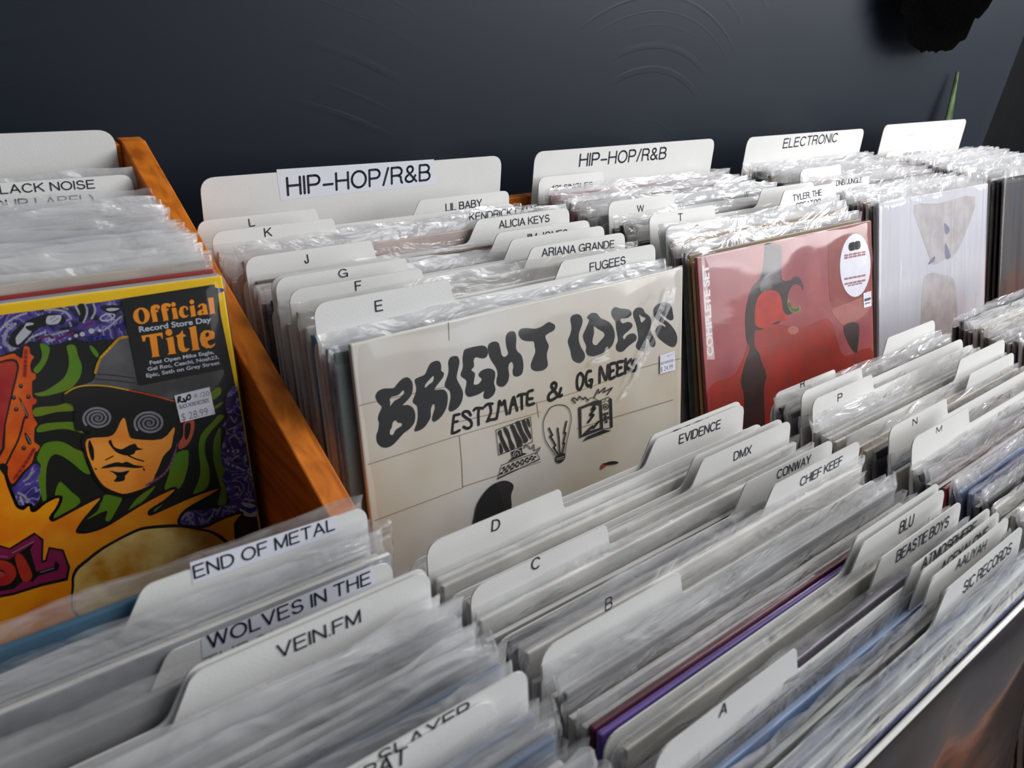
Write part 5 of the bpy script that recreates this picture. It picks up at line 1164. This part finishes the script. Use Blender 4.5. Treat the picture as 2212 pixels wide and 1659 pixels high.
('T', 'swhite', 'Feat Open Mike Eagle,', [2649, 2684, 3025, 2680, 22], 1),
('T', 'swhite', 'Gel Roc, Ceschi, Noah23,', [2631, 2648, 3050, 2643, 22], 1),
('T', 'swhite', 'Epic, Seth on Grey Street', [2617, 2611, 3049, 2607, 22], 1),
('L','price_sticker'),
('p','paper',[[2752,2468,2965,2477,2973,2296,2761,2291]]),
('S','ink',10.3,[2767,2419,2773,2450,2785,2452,2780,2436,2772,2434,2786,2421,2798,2418,2806,2423,2801,2437,2807,2418,2813,2418,2827,2448,2841,2453,2842,2434,2832,2424,2824,2429]),
('T', 'pgrey', '4 /20', [2861, 2425, 2958, 2423, 30], 0),
('T', 'pgrey2', 'BLACK NOISE RECORDS', [2769, 2378, 2947, 2381, 24], 1),
('T', 'pgrey', '$ 28.99', [2771, 2300, 2932, 2303, 46], 0),
],
}
PLC = {'BR': ([0.01117, -0.35645, -0.33128], 14.0, 0.9), 'RED': ([0.385, -0.35463, -0.33168], 20.5, 0.0), 'WH': ([0.7781, -0.31545, -0.33053], 19.5, -0.5), 'YEL': ([-0.35474, -0.26844, -0.30632], 15.0, -3.0)}
o, ln, yw = PLC['BR']
rB, jB = album('record', o, ln, yw, COVER_BR, ART['BR'], 'record with a grey block-wall cover lettered BRIGHT IDEAS, front of the rear row', sleeve_seed=2)
crease(rB, [[(0.2904, 0.3022, 0.0003), (0.2957, 0.3013, 0.0005), (0.2857, 0.2922, 0.0003), (0.2924, 0.2911, 0.0016), (0.2679, 0.267, 0.0003), (0.2726, 0.2661, 0.0016), (0.254, 0.2515, 0.0003), (0.2604, 0.2532, 0.0016), (0.2411, 0.2365, 0.0003), (0.2447, 0.2375, 0.0016), (0.2356, 0.2275, 0.0003), (0.2357, 0.2274, 0.0005)], [(0.2991, 0.3007, 0.0003), (0.304, 0.2999, 0.0005), (0.2934, 0.2909, 0.0003), (0.2993, 0.2899, 0.0016), (0.2773, 0.2651, 0.0003), (0.2849, 0.2719, 0.0016), (0.2679, 0.2555, 0.0003), (0.2726, 0.2557, 0.0016), (0.2539, 0.2386, 0.0003), (0.2585, 0.2407, 0.0016), (0.246, 0.2252, 0.0003), (0.2462, 0.225, 0.0005)], [(0.2595, 0.2534, 0.0003), (0.2632, 0.2526, 0.0005), (0.2502, 0.233, 0.0003), (0.2557, 0.2349, 0.0016), (0.241, 0.2268, 0.0003), (0.2446, 0.2272, 0.0016), (0.2346, 0.2207, 0.0003), (0.2409, 0.2216, 0.0016), (0.2328, 0.2192, 0.0003), (0.2336, 0.2186, 0.0005)], [(0.1993, 0.2582, 0.0003), (0.2009, 0.2554, 0.0005), (0.2068, 0.2602, 0.0003), (0.2101, 0.2557, 0.0016), (0.2153, 0.2607, 0.0003), (0.222, 0.2567, 0.0016), (0.2179, 0.2663, 0.0003), (0.2205, 0.2669, 0.0005)]], -JT / 2 - .0017)
o, ln, yw = PLC['YEL']
rY, jY = album('record', o, ln, yw, COVER_YEL, ART['YEL'], 'yellow-edged record with a cartoon man in a hat and spiral glasses', sleeve_seed=4)
o, ln, yw = PLC['RED']
rR, jR = album('record', o, ln, yw, COVER_RED, ART['RED'], 'record with a rose-red photo cover of a dark-haired woman and an oval sticker', sleeve_seed=6)
o, ln, yw = PLC['WH']
rW, jW = album('record', o, ln, yw, COVER_WH, ART['WH'], 'pale lavender record in a loose clear sleeve, front of the ELECTRONIC row', film=False)
def loose_sleeve(r, seed, amp=1.6):
    me = sleeve_mesh(seed, h=.325, amp=amp); me.materials.clear(); me.materials.append(STREAKY)
    s = bpy.data.objects.new('plastic_sleeve', me); col.objects.link(s); s.parent = r; return s
loose_sleeve(rW, 31)
o = (3 * PITCH - .0, -.206 - .316 * math.sin(math.radians(19)), RF[4])
rD, jD = album('record', o, 19, 0, COVER_BROWN, None, 'dark record in a glossy clear sleeve at the right edge, beside the pale lavender record', film=False)
loose_sleeve(rD, 33)
o = (.004, -.6030 - .316 * math.sin(math.radians(12)), FF[1])
rF, jF = album('record', o, 12, 0, COVER_BROWN, None, 'dark brown record with streaked cover, frontmost of the middle column', film=False)
film_part(rF, 8)

# ------------------------------------------------------------------ things by the wall
def hanging_cloth():
    # black woollen cloth bunched on a peg, its ragged lower end in view
    pts = [(1.26, .62), (1.17, .50), (1.145, .36), (1.155, .25), (1.178, .195), (1.205, .162), (1.240, .134), (1.262, .121), (1.30, .114), (1.35, .112), (1.40, .113), (1.43, .119), (1.447, .131), (1.462, .137), (1.468, .150), (1.468, .163), (1.484, .172), (1.502, .181), (1.512, .198), (1.530, .215), (1.545, .26), (1.555, .36), (1.53, .50), (1.45, .62), (1.36, .66)]
    out = spline(pts, True, 4); n = len(out); rnd = random.Random(3)
    out = [(x + noise.noise(Vector((x * 60, z * 60, 1))) * .006, z + noise.noise(Vector((x * 60, z * 60, 9))) * .006) for x, z in out]
    cx, cz = 1.36, .38
    V = []; F = []; rings = 7
    for side in (-1, 1):
        for k in range(rings):
            t = 1 - k / rings
            for x, z in out:
                bulge = .026 * math.sqrt(max(0, 1 - t * t)) + (.006 * noise.noise(Vector((x * 14, z * 5, side))) if k else 0)
                V.append((cx + (x - cx) * t, .045 + side * bulge * (1 if side < 0 else .6), cz + (z - cz) * t + ZB))
    off = rings * n
    for s in range(2):
        for k in range(rings - 1):
            for i in range(n):
                a, b = s * off + k * n + i, s * off + k * n + (i + 1) % n
                F.append((a, b, b + n, a + n) if s == 0 else (a, a + n, b + n, b))
        F.append(tuple(s * off + (rings - 1) * n + i for i in range(n)))
    for i in range(n):
        F.append((i, off + i, off + (i + 1) % n, (i + 1) % n))
    o = new_obj('hanging_cloth', V, F, CLOTH, smooth=True)
    tag(o, 'black ragged-edged woollen cloth hanging on the dark wall at upper right', 'cloth')
    bm = bmesh.new(); bmesh.ops.create_cone(bm, cap_ends=True, segments=16, radius1=.007, radius2=.007, depth=.06)
    bmesh.ops.rotate(bm, verts=bm.verts, matrix=Matrix.Rotation(PI / 2, 3, 'X')); bmesh.ops.translate(bm, verts=bm.verts, vec=(1.385, .057, .63 + ZB))
    from_bm('peg', bm, BLACK_PAINT, o)
    return o
hanging_cloth()
def plant():
    x, y = 1.545, .045
    r = root('potted_plant', (x, y, zz(-.40)), 'narrow green blade-leaved plant against the dark wall at far right', 'plant')
    bm = bmesh.new()
    bmesh.ops.create_cone(bm, cap_ends=True, segments=24, radius1=.020, radius2=.028, depth=.20)
    bmesh.ops.translate(bm, verts=bm.verts, vec=(0, 0, .10)); from_bm('pot', bm, POT, r, True)
    V, F = [], []; n = 18
    for i in range(n + 1):
        t = i / n; w = .023 * (1 - t ** 2.2) * (.75 + .5 * t) + .0006
        yy = .030 * t * t; zz_ = .19 + t * .285
        for k, s in enumerate((-1, -.4, 0, .4, 1)): V.append((w * s + .004 * math.sin(t * 3), yy - .004 * (1 - abs(s)) - .001, zz_))
        for k, s in enumerate((1, .4, 0, -.4, -1)): V.append((w * s + .004 * math.sin(t * 3), yy - .004 * (1 - abs(s)) + .001, zz_))
    for i in range(n):
        for k in range(10):
            a, b = i * 10 + k, i * 10 + (k + 1) % 10; F.append((a, b, b + 10, a + 10))
    F.append(tuple(range(10))[::-1]); F.append(tuple(n * 10 + k for k in range(10)))
    new_obj('leaf', V, F, LEAF, r, smooth=True)
    return r
plant()
st = box('wall_shelf', 1.46, 1.63, .017, .0848, zz(-.42), zz(-.4005), WOOD)
tag(st, 'narrow orange wooden ledge behind the rack under the plant', 'shelf')
